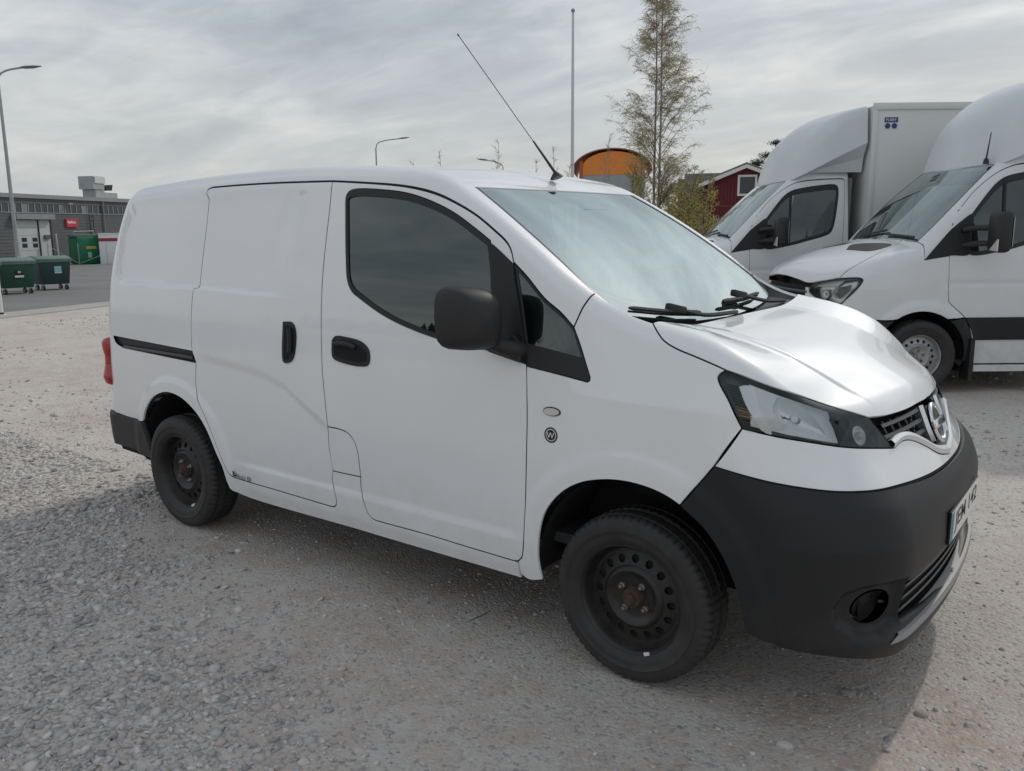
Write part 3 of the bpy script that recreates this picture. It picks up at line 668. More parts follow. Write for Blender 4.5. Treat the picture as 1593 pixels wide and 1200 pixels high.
    P('windscreen', SF, 'a', wloop, GLASS_W, step=.035, gap=.003, off=-.004, skirt=0, sides='W')
    # black ceramic border of the windscreen
    wn = smooth_curve(C['ws_near'], .03); inner = SF.surf('a', SF.chart('a', np.array([(p[0]-.012, p[1]+.022, p[2]) for p in wn])))
    P('windscreen_border', SF, 'a', np.vstack([wn, inner[::-1]]), BLACKG, step=.05, gap=.001, off=-.0015, skirt=.002, sides='B')
    cowl = chain(C, [(2.612, -.705, 1.27), (2.640, -.64, 1.26), (2.675, -.45, 1.235), (2.698, -.2, 1.22), (2.705, 0, 1.215)], [(2.705, 0, 1.215), (2.775, 0, 1.2)], [(2.775, 0, 1.2), (2.782, -.363, 1.2), (2.785, -.556, 1.2), (2.742, -.70, 1.22)], [(2.742, -.70, 1.22), (2.612, -.705, 1.27)])
    class Cw(VanFlush):
        def top(self, x, ay): return 1.200 + .12*(2.72 - x) + .07*ay**2
    P('cowl_panel', Cw(), 'a', cowl, BLACKP, step=.03, gap=0, off=0, skirt=.03, sides='W')
    U = S.chart('a', win)
    for sgn in 'B':
        P('window_seal', S, 'a', U, RUBBER, holes=[inset(U, .0115)], step=.05, gap=-.001, off=.0025, skirt=.010, sides='B', is2d=True)
        P('window_pane', S, 'a', inset(U, .006), GLASS_S, step=.04, gap=0, off=-.004, skirt=0, sides='B', is2d=True)
        P('window_sail', S, 'a', sail, BLACKP, step=.03, gap=.002, off=.0030, skirt=.006, sides='B')
    Ut = S.chart('a', tri)
    zs = lambda x: np.interp(x, [2.295, 2.54], [1.152, 1.112])
    sp = smooth_curve(C['tri_split'], .02)
    up_ = [p for p in tri if p[2] > zs(p[0]) + .001]; lo_ = [p for p in tri if p[2] <= zs(p[0])]
    def order(pts, ref):  # keep loop order and close along the split line
        return pts
    i0 = next(i for i in range(len(tri)) if tri[i][2] > zs(tri[i][0]) + .001 and tri[i-1][2] <= zs(tri[i-1][0]))
    rolled = np.roll(tri, -i0, 0); nup = sum(1 for p in rolled if p[2] > zs(p[0]) + .001)
    upl = np.array(rolled[:nup]); lol = np.array(rolled[nup:])
    P('quarter_pane', S, 'a', upl, GLASS_S, step=.03, gap=.004, off=-.002, skirt=0, sides='B')
    P('quarter_frame', S, 'a', Ut, RUBBER, holes=[inset(S.chart('a', upl), .010)], step=.03, gap=.0015, off=.001, skirt=.01, sides='B', is2d=True)
    # --- nose
    btop = C['bump_top'][:10] + [(3.553, 0, .757)]
    vout = [(3.452, -.418, .868), (3.462, -.35, .879), (3.474, -.29, .871), (3.502, -.20, .836), (3.525, -.112, .795), (3.54, 0, .772)]
    cl = [(3.54, 0, .772), (3.553, 0, .757)]
    fpan = chain(C, 'fp_gap', btop, list(reversed(cl)), list(reversed(vout)), '-hl_bot')
    P('nose_panel', S, 'f', fpan, WHITE, step=.014, gap=.003, sides='W', skirt=.02)
    arch_b = C['bump_arch']
    Uj = S.chart('f', smooth_curve(btop, .02))
    for s in (1, -1):
        A_ = S.surf('f', Uj + [0, .005]); B_ = S.surf('f', Uj - [0, .005]); MB().strip((A_ - S.grad(A_)*.003)*np.array([1, s, 1]), (B_ - S.grad(B_)*.003)*np.array([1, s, 1])).build('bumper_joint', DARK, van, smooth=60)  # added dark strip behind the joint, shuts out stray sun and darkens its line
    bb = [(3.143, -.835, .314), (3.243, -.823, .292), (3.35, -.792, .282), (3.454, -.714, .272), (3.531, -.535, .255), (3.579, -.258, .242), (3.585, 0, .240)]
    bump = chain(C, 'bump_fen', arch_b, [arch_b[-1], bb[0]], bb, [(3.585, 0, .240), (3.553, 0, .757)], list(reversed(btop)))
    FU = lambda p: (.95*math.atan2(-p[1], p[0]-2.55), p[2])
    lg = [(.510, .500), (.510, .372), (.495, .358), (.40, .350), (.2, .345), (.0, .343), (.0, .500), (.2, .503), (.4, .505)]
    lg = smooth_curve(lg + [lg[0]], .02)[:-1]; lg[:, 0] = np.maximum(lg[:, 0], .0)
    P('front_bumper', SBp, 'f', SBp.chart('f', bump), BLACKP, holes=[lg, inset(np.array(VanBumper.FOG), .001)], step=.011, gap=.0015, sides='W', skirt=.03, is2d=True)
    # grille void behind the lower opening, with bars
    def fcurve(sk, pts, off=0.):
        Q = sk.surf('f', np.array(pts)); return Q + sk.grad(Q)*off
    lgb = MB(); A = fcurve(SBp, [(t, .50) for t in np.linspace(-.62, .62, 30)], -.07); B = fcurve(SBp, [(t, .31) for t in np.linspace(-.62, .62, 30)], -.07)
    lgb.strip(A, B); lgb.strip(fcurve(SBp, [(t, .50) for t in np.linspace(-.62, .62, 30)], -.005), A); lgb.strip(fcurve(SBp, [(t, .325) for t in np.linspace(-.62, .62, 30)], -.005), B)
    low = lgb.build('lower_grille', DARK, van)
    for z in (.385, .425, .465): MB().tube(fcurve(SBp, [(t, z) for t in np.linspace(-.56, .56, 26)], -.022), .0065, 6).build('grille_bar', BLACKG, low, smooth=40)
    # paler strip paints the sunlit top of the lip under the grille
    a = fcurve(SBp, [(t, .346) for t in np.linspace(-.50, .50, 40)], -.022); b2 = fcurve(SBp, [(t, .331) for t in np.linspace(-.53, .53, 40)], .008); c2 = fcurve(SBp, [(t, .312) for t in np.linspace(-.56, .56, 40)], .003)
    MB().strip(a, b2).strip(b2, c2).build('lip_sunlit_strip', LIPSUN, van, smooth=70)
    # fog lamp cups
    for s in (1, -1):
        fu = inset(np.array(VanBumper.FOG), .004)
        PF, NF, FF = cut_panel(SBp, 'f', fu, (), .02, 0, -.040, True)
        PF, NF, FF = with_skirt(PF, NF, FF, -.042)
        obj('fog_lamp_cup', PF*np.array([1, s, 1]), FF if s > 0 else [tuple(reversed(f)) for f in FF], FOGB, van, normals=NF*np.array([1, s, 1]))
    # --- headlamps
    hl = chain(C, 'hood_hl', '-hl_in', '-hl_bot', '-hl_rear')
    UH = S.chart('f', hl)
    for s in (1, -1):
        sc_ = np.array([1, s, 1])
        def part(name, U2, m, off, parent, skirt=0., step=.02, holes=(), gap=0.):
            p_, n_, f_ = cut_panel(S, 'f', U2, holes, step, gap, off, True)
            if skirt: p_, n_, f_ = with_skirt(p_, n_, f_, skirt)
            f_ = [tuple(f) for f in f_]
            return obj(name, p_*sc_, f_ if s > 0 else [tuple(reversed(f)) for f in f_], m, parent, normals=n_*sc_)
        h = part('headlamp', inset(UH, .001), mat('lamp_housing', (.07, .072, .076), .35), -.050, van, skirt=-.047)
        part('lens', UH, GLASS_L, -.001, h, gap=.0025)
        part('lens_rim', UH, RUBBER, .0005, h, holes=[inset(UH, .0035)], gap=.0015, step=.05, skirt=.004)
        q = lambda L: np.array([FU(p) for p in L])
        PXB = lambda L: smooth_curve(np.array(L + [L[0]]), .015)[:-1]
        refl = PXB(HLP['bowl'])
        def bowl(name, U2, m, d0, dep, rad, step=.010):
            p_, n_, f_ = cut_panel(S, 'f', U2, (), step, 0, 0, True); uu = S.chart('f', p_); ds = np.minimum(-polysd(uu[:, 0], uu[:, 1], U2), rad)/rad
            p_ = p_ - n_*(d0 + dep*(1 - (1 - ds)**2))[:, None]
            return obj(name, p_*sc_, [tuple(f) for f in f_] if s > 0 else [tuple(reversed(f)) for f in f_], m, h, smooth=True)
        bowl('reflector', inset(refl, .021), CHROMER, .013, .045, .06)
        bz = [p for p in inset(UH, .012)]
        for sg, lim in ((1, .645), (-1, -.905)):       # keep the strip between the dark inner end and the ribs
            o_ = []
            for a_, b_ in zip(bz, bz[1:] + bz[:1]):
                fa, fb = sg*a_[0] - lim, sg*b_[0] - lim
                if fa >= 0: o_.append(a_)
                if fa*fb < 0: o_.append(a_ + (b_ - a_)*fa/(fa - fb))
            bz = o_
        part('bezel', np.array(bz), SATINL, -.013, h, skirt=.02, holes=[inset(refl, .022)])
        part('side_reflector', PXB(HLP['side']), CHROMER, -.010, h, skirt=.015)
        c = np.array(HLP['lamp2']); rr = HLP['lamp2r']
        bowl('indicator_bowl', np.array([(c[0] + rr*math.cos(t)*1.05, c[1] + rr*math.sin(t)) for t in np.linspace(0, 2*math.pi, 28, endpoint=False)]), CHROMER, .014, .03, .028, .006)
        Pc = S.surf('f', np.array([c])); Nc = S.grad(Pc); Pc = Pc - Nc*.022
        MB().lathe([(0, .014), (.010, .013), (.018, .007), (.02, 0)], o=Pc[0]*sc_, ax=Nc[0]*sc_, n=16).build('bulb', LENSW, h, smooth=50)
        cb = np.array(HLP['bulb']); Pb = S.surf('f', np.array([cb])); Nb = S.grad(Pb); Pb = Pb - Nb*.058
        MB().lathe([(0, .022), (.014, .020), (.020, .012), (.021, 0)], o=Pb[0]*sc_, ax=Nb[0]*sc_, n=20).build('bulb', SATIN, h, smooth=40)
        # dark ribs along the rear edge, amber in the lower third
        e0 = np.array([FU(p) for p in smooth_curve(C['hl_rear'][1:], .01)])
        n = 26
        for k in range(n):
            p = e0[int((k+.5)/n*(len(e0)-1))]
            seg = [(p[0]-.012, p[1]-.002), (p[0]-.075, p[1]-.016)]
            pts = S.surf('f', np.array(seg)); pts = pts - S.grad(pts)*.016
            if k >= 3: MB().tube(pts*sc_, .0022, 4).build('rib', (AMBERD if k in (15, 16, 17, 18, 19) else BLACKG), h)
    # --- upper grille
    vin = [(3.447, -.424, .892), (3.462, -.35, .903), (3.474, -.29, .896), (3.50, -.20, .862), (3.52, -.112, .822), (3.53, 0, .80)]
    go = chain(C, hfront, [hfront[-1], (3.411, -.459, .932), (3.447, -.424, .892)], vin, [(3.53, 0, .80), (3.462, 0, .961)])
    p_, n_, f_ = cut_panel(S, 'f', S.chart('f', go), (), .03, -.01, -.065, True)
    gr = obj('grille', np.vstack([p_, p_*np.array([1, -1, 1])]), [tuple(f) for f in f_] + [tuple(i+len(p_) for i in reversed(f)) for f in f_], DARK, van)
    def gz(t, f):  # height between the V (f=0) and the bonnet edge (f=1)
        y = abs(math.sin(t/.95)) * .95
        lo = np.interp(abs(t), [0, .11, .2, .29, .42], [.80, .822, .862, .896, .892]); return lo + (.957 - lo)*f
    for z0 in (.948, .914, .880, .846):
        for s in (1, -1):
            ts = [t for t in np.linspace(.085, .43, 22) if gz(t, 0) + .004 < z0 < gz(t, 1) + .012]
            if len(ts) < 4: continue
            q = np.array([(t, z0 - .010*(t-.085)/.35) for t in ts])
            a = fcurve(S, q + [0, .0055], -.010)*np.array([1, s, 1]); b_ = fcurve(S, q - [0, .0055], -.006)*np.array([1, s, 1]); c_ = fcurve(S, q - [0, .008], -.055)*np.array([1, s, 1]); d_ = fcurve(S, q + [0, .008], -.055)*np.array([1, s, 1])
            MB().strip(a, b_).strip(b_, c_).strip(d_, a).build('grille_slat', GRILLEM, gr, smooth=30)
    for s in (1, -1):
        for t in np.arange(.13, .42, .052):
            for zz in np.arange(gz(t, 0)+.008, .940, .034):
                z1 = min(zz + .03, .950)
                q = fcurve(S, [(t, zz), (t+.014, z1)], -.022)*np.array([1, s, 1])
                MB().tube(q, .0055, 4).build('grille_fin', GRILLEM, gr)
    # chrome V with its bright upright arms round the emblem
    vo = np.array([FU(p) for p in smooth_curve(vout, .02)]); vi = np.array([FU(p) for p in smooth_curve(vin, .02)])
    m_ = min(len(vo), len(vi)); vi = np.stack([np.interp(np.linspace(0, 1, len(vo)), np.linspace(0, 1, len(vi)), vi[:, k]) for k in (0, 1)], 1)
    for s in (1, -1):
        k3 = np.array([1, s, 1]); A = fcurve(S, vo, .002)*k3; B = fcurve(S, (vo+vi)/2, .010)*k3; D = fcurve(S, vi, .004)*k3; E_ = fcurve(S, vi, -.04)*k3
        MB().strip(A, B).strip(B, D).strip(D, E_).build('chrome_v', SATINL, van, smooth=30)
        ua = np.array([(.112, .836), (.118, .88), (.122, .955)]); ub = ua - [.014, 0]; ub[0] = (.095, .828)
        A = fcurve(S, ua, -.004)*k3; B = fcurve(S, (ua+ub)/2, .008)*k3; D = fcurve(S, ub, -.002)*k3; E_ = fcurve(S, ub, -.03)*k3
        arm_o = MB().strip(A, B).strip(B, D).strip(D, E_).build('chrome_arm', CHROME, van, smooth=30); MB().strip(fcurve(S, ua + [.012, 0], -.05)*k3, A).build('arm_side', GRILLEM, arm_o)
    # emblem: ring and bar
    Pe = S.surf('f', np.array([(0., .880)]))[0] + np.array([.004, 0, 0]); Ne = S.grad(Pe[None])[0]
    ring = []; _, sx, sy = frame(Ne)
    em = MB(); ring = [Pe + .066*(sx*math.cos(t) + sy*math.sin(t)) for t in np.linspace(0, 2*math.pi, 40)]
    em.tube(ring, .0085, 8); em_o = em.build('emblem', CHROME, van, smooth=50)
    MB().obox(Pe + Ne*.006, (0, 1, 0), (.150, .012, .030), upv=sy, bev=.003).build('emblem_bar', CHROME, em_o, smooth=40)
    MB().lathe([(0, .060), (-.02, .068)], o=Pe, ax=Ne, n=32, caps=True).build('emblem_back', BLACKG, em_o)
    text('emblem_lettering', 'NISSAN', .024, INK, em_o, Pe + Ne*.0125, (0, 1, 0), sy)
    # --- number plate
    pl = MB().box((3.603, -.262, .522), (3.611, .262, .638), bev=.002).build('number_plate', BLACKG, van)
    MB().box((3.6112, -.257, .527), (3.6122, .257, .633)).build('plate_face', PLATEW, pl)
    MB().box((3.6124, -.256, .528), (3.6128, -.218, .632)).build('plate_band', PLATEB, pl)
    text('plate_text', 'JEM 142', .118, INK, pl, (3.6130, .018, .580), (0, 1, 0), (0, 0, 1), fit=(.425, .076))
    text('plate_country', 'S', .030, WHITEF, pl, (3.6131, -.237, .546), (0, 1, 0), (0, 0, 1))
    # --- side trim
    for s in (1, -1):
        k3 = np.array([1, s, 1])
        def spanel(name, loop, m, off, parent=van, skirt=.01, step=.02, gap=0., holes=()):
            p_, n_, f_ = cut_panel(S, 'a', loop, holes, step, gap, off, True)
            if skirt: p_, n_, f_ = with_skirt(p_, n_, f_, skirt)
            f_ = [tuple(f) for f in f_]
            return obj(name, p_*k3, f_ if s > 0 else [tuple(reversed(f)) for f in f_], m, parent, normals=n_*k3)
        UR = S.chart('a', rail); rl = spanel('slide_rail', UR, BLACKP, -.014, skirt=-.013)
        A = S.surf('a', S.chart('a', np.array([(x, -.83, np.interp(x, [-.57, .22], [.945, .935])) for x in np.linspace(-.52, .21, 20)])))
        MB().tube((A + S.grad(A)*-.004)*k3, .009, 6).build('rail_bar', BLACKG, rl, smooth=40)
        fh = smooth_curve(np.array(C['fh'] + [C['fh'][0]]), .01)[:-1]; UFH = S.chart('a', fh)
        hd = spanel('door_handle', UFH, BLACKP, .005)
        spanel('handle_cup_shade', inset(UFH, .016), DARK, .0055, hd, skirt=.001)  # flat dark plate painting the shade of the handle's hollow
        A = S.surf('a', S.chart('a', np.array([(x, -.84, z) for x, z in ((1.288, 1.092), (1.33, 1.098), (1.38, 1.095), (1.425, 1.085))]))); A = A + S.grad(A)*.010
        MB().tube(A*k3, [.010, .0135, .0135, .010], 8).build('handle_pull', BLACKP, hd, smooth=50)
        sh = smooth_curve(np.array(C['sh'] + [C['sh'][0]]), .01)[:-1]; USH = S.chart('a', sh)
        hd = spanel('sliding_door_handle', USH, BLACKP, .006)
        spanel('handle_cup_shade', inset(USH, .014), DARK, .0065, hd, skirt=.001)  # no real hollow, its shade is put into this flat plate's colour
        A = S.surf('a', S.chart('a', np.array([(x, -.84, z) for x, z in ((.995, 1.14), (1.000, 1.09), (.996, 1.03))]))); A = A + S.grad(A)*.012
        MB().tube(A*k3, .012, 8).build('handle_pull', BLACKP, hd, smooth=50)
        # side repeater and badge
        def disc(name, cx, cz, ra, rb, m, off, parent, n=28):
            return spanel(name, S.chart('a', S.surf('a', S.chart('a', np.array([(cx+ra*math.cos(t), -.845, cz+rb*math.sin(t)) for t in np.linspace(0, 2*math.pi, n, endpoint=False)])))), m, off, parent, skirt=off+.004)
        ir = disc('side_repeater', 2.416, .935, .037, .0165, RUBBER, .003, van); disc('repeater_lens', 2.416, .935, .032, .013, LENSW, .008, ir)
        if s > 0:
            bd = disc('round_sticker', 2.412, .849, .0285, .0285, INK, .0006, van); disc('sticker_face', 2.412, .849, .0225, .0225, PAPERG, .0010, bd); disc('sticker_centre', 2.412, .849, .019, .019, INK, .0014, bd)
            text('sticker_letter', 'W', .030, WHITEF, bd, (2.412, -.8505, .849), (1, 0, 0), (0, 0, 1))
            st = MB().obox((.482, -.842, .372), (1, 0, 0), (.006, .001, .03)).obox((.494, -.842, .377), (1, 0, -.9), (.034, .001, .007)).obox((.492, -.842, .366), (1, 0, -.2), (.022, .001, .006)).build('sticker_logo', INK, van)
            text('dealer_sticker', 'Hedin Bil', .030, INK, van, (.568, -.8425, .368), (1, 0, 0), (0, 0, 1), bold=0, fit=(.115, .024))
        # mirror
        mo = MB(); prof = []
        nU, nV = 20, 14; V = []; F = []
        cx, cy, cz = 2.185, -1.0, 1.262
        for i in range(nU):
            t = 2*math.pi*i/nU; 
            for j in range(nV):
                v = j/(nV-1)   # 0 = glass edge (rear), 1 = nose
                e = (1 - v**2.6)**.42
                ey = .101*np.sign(math.cos(t))*abs(math.cos(t))**.55*e; ez = .112*np.sign(math.sin(t))*abs(math.sin(t))**.55*e
                V.append((cx - .045 + .115*v + .40*(ey)*1.0 - .0*ez, cy + ey, cz + ez - .10*ey))
        for i in range(nU):
            for j in range(nV-1): F.append((i*nV+j, ((i+1) % nU)*nV+j, ((i+1) % nU)*nV+j+1, i*nV+j+1))
        mo.add(V, F); mo.V = [tuple(np.array(v)*k3) for v in mo.V]
        mir = mo.build('door_mirror', BLACKM, van, smooth=60)
        gl = MB(); pts = [tuple(np.array(V[i*nV])*k3*np.array([1, 1, 1]) + np.array([.006, 0, 0])) for i in range(nU)]; gl.add(pts, [tuple(range(nU))]); gl.build('mirror_glass', CHROME, mir)
        arm = [(2.20, -.90, 1.17), (2.235, -.885, 1.155), (2.262, -.855, 1.145), (2.268, -.825, 1.14)]
        MB().tube(np.array(arm)*k3, [.028, .030, .032, .036], 10).build('mirror_arm', BLACKM, mir, smooth=50)
        MB().prism([np.array(p)*k3 for p in ((2.14, -.842, 1.128), (2.292, -.842, 1.098), (2.286, -.836, 1.165), (2.25, -.835, 1.20), (2.18, -.84, 1.15))], np.array((0, -.022, 0))*k3).build('mirror_foot', BLACKM, mir, bevel=.005)
        # tail lamp, rear bumper side
        ly = np.array([(.975, 0.), (.94, .035), (.90, .03), (.86, .012), (.80, .012), (.76, .030), (.715, .035), (.685, .0)])
        tl = MB(); zz = np.linspace(.69, .985, 26); rad = np.interp(zz, [.685, .70, .74, .78, .82, .87, .91, .95, .975, .985], [.004, .026, .036, .030, .024, .024, .032, .034, .024, .004])
        base = S.surf('a', np.array([(-.740, math.atan2(z-.65, .80)*.85) for z in zz])); tl.tube((base + np.array([-.012, .004, 0]))*k3, np.maximum(rad*1.35, .005), 12)
        tl.build('tail_lamp', RED, van, smooth=60)
    # rear bumper: side sheet and back sheet
    rb0 = smooth_curve(C['rbump_top'], .03)
    lower = [(-.365, -.823, .529), (-.325, -.823, .43), (-.300, -.82, .345), (-.30, -.82, .32)]
    bot = [(-.30, -.82, .32), (-.55, -.80, .335), (-.785, -.75, .35)]
    backe = S.surf('a', np.array([(-.800, math.atan2(z-.65, .8)*.85) for z in np.linspace(.35, .53, 12)]))
    rbs = np.vstack([smooth_curve(lower, .02), smooth_curve(bot, .03)[1:-1], backe, rb0[1:-1]])
    P('rear_bumper_side', S, 'a', rbs, BLACKP, step=.03, gap=.002, off=.008, skirt=.03, sides='B')
    # rear face in (across, z)
    edge = [p for p in cut3 if p[2] > .545]
    rear2 = [(-p[1], p[2]) for p in edge] + [(0.0, edge[-1][2]-.0)]
    rear2 = np.array([(-p[1], p[2]) for p in edge] + [(0., .545)])
    P('rear_door', S, 'r', rear2, WHITE, step=.05, gap=.001, sides='B', is2d=True)
    P('rear_window', S, 'r', np.array([(.08, 1.15), (.60, 1.15), (.58, 1.60), (.52, 1.64), (.08, 1.64)]), BLACKG, step=.06, gap=0, off=.004, skirt=.01, sides='B', is2d=True)
    P('rear_bumper_back', S, 'r', np.array([(0, .33), (.66, .34), (.73, .37), (.74, .545), (0, .545)]), BLACKP, step=.05, gap=.0, off=.012, skirt=.04, sides='W', is2d=True)
    # --- dark lining behind the gaps
    lin = np.array([(-.60, -.30), (3.15, -.30), (3.15, .30), (2.60, .42), (2.50, .55), (2.18, .74), (1.86, .95), (1.85, math.pi/2*.85), (-.50, math.pi/2*.85), (-.52, 1.0), (-.60, .7)])
    wh = [inset(U, -.012), inset(Ut, -.004)]
    t_ = np.linspace(0, 2*math.pi, 40, endpoint=False)
    ar = [S.chart('a', S.surf('a', S.chart('a', np.array([(cx + r_*math.cos(t), -.84, .34 + r_*math.sin(t)) for t in t_])))) for cx, r_ in ((.02, .41), (2.735, .405))]
    ex = polysd
    P('inner_shell', S, 'a', smooth_curve(lin, .05), DARK, holes=wh, step=.05, gap=0, off=-.022, skirt=0, sides='W', is2d=True) if False else None
    b = MB()
    xs = np.linspace(-.74, 3.08, 150); tt = np.linspace(-.36, math.pi/2*.85, 70); G = np.stack(np.meshgrid(xs, tt, indexing='ij'), -1).reshape(-1, 2)
    Q = S.surf('a', G); Q = Q - S.grad(Q)*.022
    bad = (polysd(G[:, 0], G[:, 1], inset(U, -.02)) < 0) | (polysd(G[:, 0], G[:, 1], inset(Ut, -.01)) < 0)
    for cx, r_ in ((.02, .40), (2.735, .405)): bad |= (np.hypot(Q[:, 0]-cx, Q[:, 2]-.33) < r_) & (Q[:, 1] < -.5) | (Q[:, 2] < .26)
    UW = SF.chart('a', wloop); bad |= (polysd(G[:, 0], G[:, 1], inset(UW, -.09)) < 0)
    bad |= (Q[:, 0] > 2.5) & (Q[:, 2] > np.interp(Q[:, 0], [2.5, 3.1], [1.10, 1.0])) | ((Q[:, 0] > 2.42) & (Q[:, 2] > 1.2))
    bad = bad.reshape(150, 70); F = [(i*70+j, (i+1)*70+j, (i+1)*70+j+1, i*70+j+1) for i in range(149) for j in range(69) if not (bad[i, j] or bad[i+1, j] or bad[i, j+1] or bad[i+1, j+1])]
    k = len(Q); obj('inner_lining', np.vstack([Q, Q*np.array([1, -1, 1])]), F + [tuple(a+k for a in reversed(f)) for f in F], DARK, van)
    # bay under the bonnet, wheel housings, floor
    MB().box((2.62, -.62, .62), (3.33, .62, .98)).build('engine_bay', DARK, van)
    for cx, r_ in ((.02, .395), (2.735, .40)):
        for s in (1, -1):
            t = np.linspace(math.radians(0), math.radians(184), 30); zc_ = .335
            A = [(cx + r_*math.cos(a), -.815*s, zc_ + r_*math.sin(a)) for a in t]; B = [(p[0], -.50*s, p[2]) for p in A]
            MB().strip(A, B).add(B, [tuple(range(len(B)))]).build('wheel_housing', LINER, van, smooth=40)
    MB().box((-.50, -.48, .28), (3.20, .48, .38)).build('underbody', DARK, van)
    # --- wheels
    make_wheel('wheel', van, (2.725, -.745, .301), False, spin=.95, weights=((-1.18, .022),))
    make_wheel('wheel', van, (0, -.755, .301), False, spin=.6, weights=((-1.05, .03),))
    make_wheel('wheel', van, (2.725, .745, .301), True)
    make_wheel('wheel', van, (0, .755, .301), True)
    for x in (0, 2.725): MB().tube([(x, -.70, .30), (x, .70, .30)], .035, 10).build('axle', DARK, van)
    # --- wipers
    for pts, arm in (([(2.610, -.660), (2.655, -.45), (2.685, -.24)], [(2.665, -.40), (2.71, -.26), (2.745, -.02)]), ([(2.660, .03), (2.660, .24), (2.645, .46)], [(2.655, .22), (2.70, .42), (2.72, .60)])):
        A = np.array([(x, y, 0) for x, y in pts]); A[:, 2] = SF.top(A[:, 0], np.abs(A[:, 1])); q = smooth_curve(A, .03)
        w = MB().tube(q + np.array([.004, 0, .022]), [.005] + [.009]*(len(q)-2) + [.005], 6).build('wiper', BLACKM, van, smooth=40)
        MB().tube(q + np.array([0, 0, .010]), .004, 4).build('wiper_rubber', RUBBER, w)
        B = np.array([(x, y, 0) for x, y in arm]); B[:, 2] = np.maximum(SF.top(B[:, 0], np.abs(B[:, 1])), 1.20) + .035
        MB().tube(smooth_curve(B, .04), .009, 6).build('wiper_arm', BLACKM, w, smooth=40)
        MB().obox(B[0], B[1]-B[0], (.09, .03, .028), bev=.006).build('wiper_clip', BLACKM, w, smooth=40)
    # --- aerial
    an = MB().lathe([(0, .030), (.006, .028), (.022, .014), (.03, .0075)], o=(1.865, 0, 1.793), ax=(-.35, 0, 1), n=20, caps=True).build('aerial', BLACKM, van, smooth=50)
    MB().tube([(1.858, 0, 1.815), (1.737, 0, 1.961)], [.0075, .0045], 8).build('aerial_base', BLACKM, an, smooth=50)
    MB().tube([(1.737, 0, 1.961), (1.300, 0, 2.478)], .0024, 6).build('aerial_rod', GRILLEM, an, smooth=50)
    MB().tube([(1.303, 0, 2.474), (1.296, 0, 2.483)], .004, 6).build('aerial_tip', BLACKM, an, smooth=50)
    # --- cabin
    MB().box((1.16, -.70, .45), (1.19, .70, 1.62)).build('bulkhead', TRIMG, van)
    dash = [(2.30, .95), (2.28, 1.10), (2.36, 1.16), (2.52, 1.165), (2.68, 1.185), (2.68, .80), (2.35, .80)]
    MB().prism([(x, -.70, z) for x, z in dash], (0, 1.40, 0)).build('dashboard', TRIM, van, smooth=30, bevel=.02)
    MB().box((1.2, -.72, .40), (2.6, .72, .44)).build('cabin_floor', TRIM, van)
    MB().prism([(x, -.60, z) for x, z in ((1.20, 1.70), (1.60, 1.70), (1.80, 1.69), (1.80, 1.71), (1.20, 1.74))], (0, 1.20, 0)).build('headliner', mat('headliner', (.35, .36, .36), .9), van)
    for y in (-.37, .37):
        st = bpy.data.objects.new('seat', None); col.objects.link(st); st.parent = van
        MB().box((1.42, y-.23, .60), (1.92, y+.23, .76), bev=.05).build('cushion', SEATF, st, smooth=40)
        MB().obox((1.40, y, 1.02), (-.25, 0, 1), (.60, .46, .14), upv=(1, 0, 0), bev=.05).build('backrest', SEATF, st, smooth=40)
        MB().obox((1.30, y, 1.42), (-.2, 0, 1), (.20, .26, .10), upv=(1, 0, 0), bev=.04).build('headrest', SEATF, st, smooth=40)
    _, sx, sy = frame((-.8, 0, .6)); c = np.array((2.20, .37, 1.10))
    MB().tube([c + .185*(sx*math.cos(t) + sy*math.sin(t)) for t in np.linspace(0, 2*math.pi, 36)], .015, 8, cap=False).obox(c, sx, (.34, .03, .05)).tube([c, c + np.array((.25, 0, -.18))], .03, 8).build('steering_wheel', BLACKM, van, smooth=40)
    MB().box((2.40, -.30, 1.172), (2.60, -.02, 1.175)).build('paper_sheet', PAPER, van)
    MB().obox((2.06, 0, 1.62), (0, 1, 0), (.22, .03, .065), bev=.012).build('inside_mirror', BLACKM, van, smooth=40)
    return van
CHROMER = mat('lamp_reflector', (.90, .92, .94), .20, metal=.25, bump=.10, bscale=18)
LIPSUN = mat('lip_sunlit_grey', (.30, .305, .31), .45)  # lighter than the bumper, sunlight put into the lip's colour
SATINL = mat('light_satin', (.78, .79, .80), .32, metal=.35)
AMBERD = mat('amber_rib', (.55, .24, .05), .35)
GRILLEM = mat('grille_plastic', (.05, .052, .056), .45)
BLACKM = mat('mirror_plastic', (.020, .020, .021), .55, bump=.06, bscale=300)
LENSW = mat('clear_repeater', (.62, .60, .55), .15, coat=1)
PAPERG = mat('sticker_grey', (.70, .71, .72), .5)
FOGB = mat('fog_cup_black', (.012, .012, .013), .55)
LINER = mat('arch_liner', (.012, .012, .013), .85, bump=.3, bscale=40)
TRIMG = mat('bulkhead_grey', (.16, .165, .17), .7)
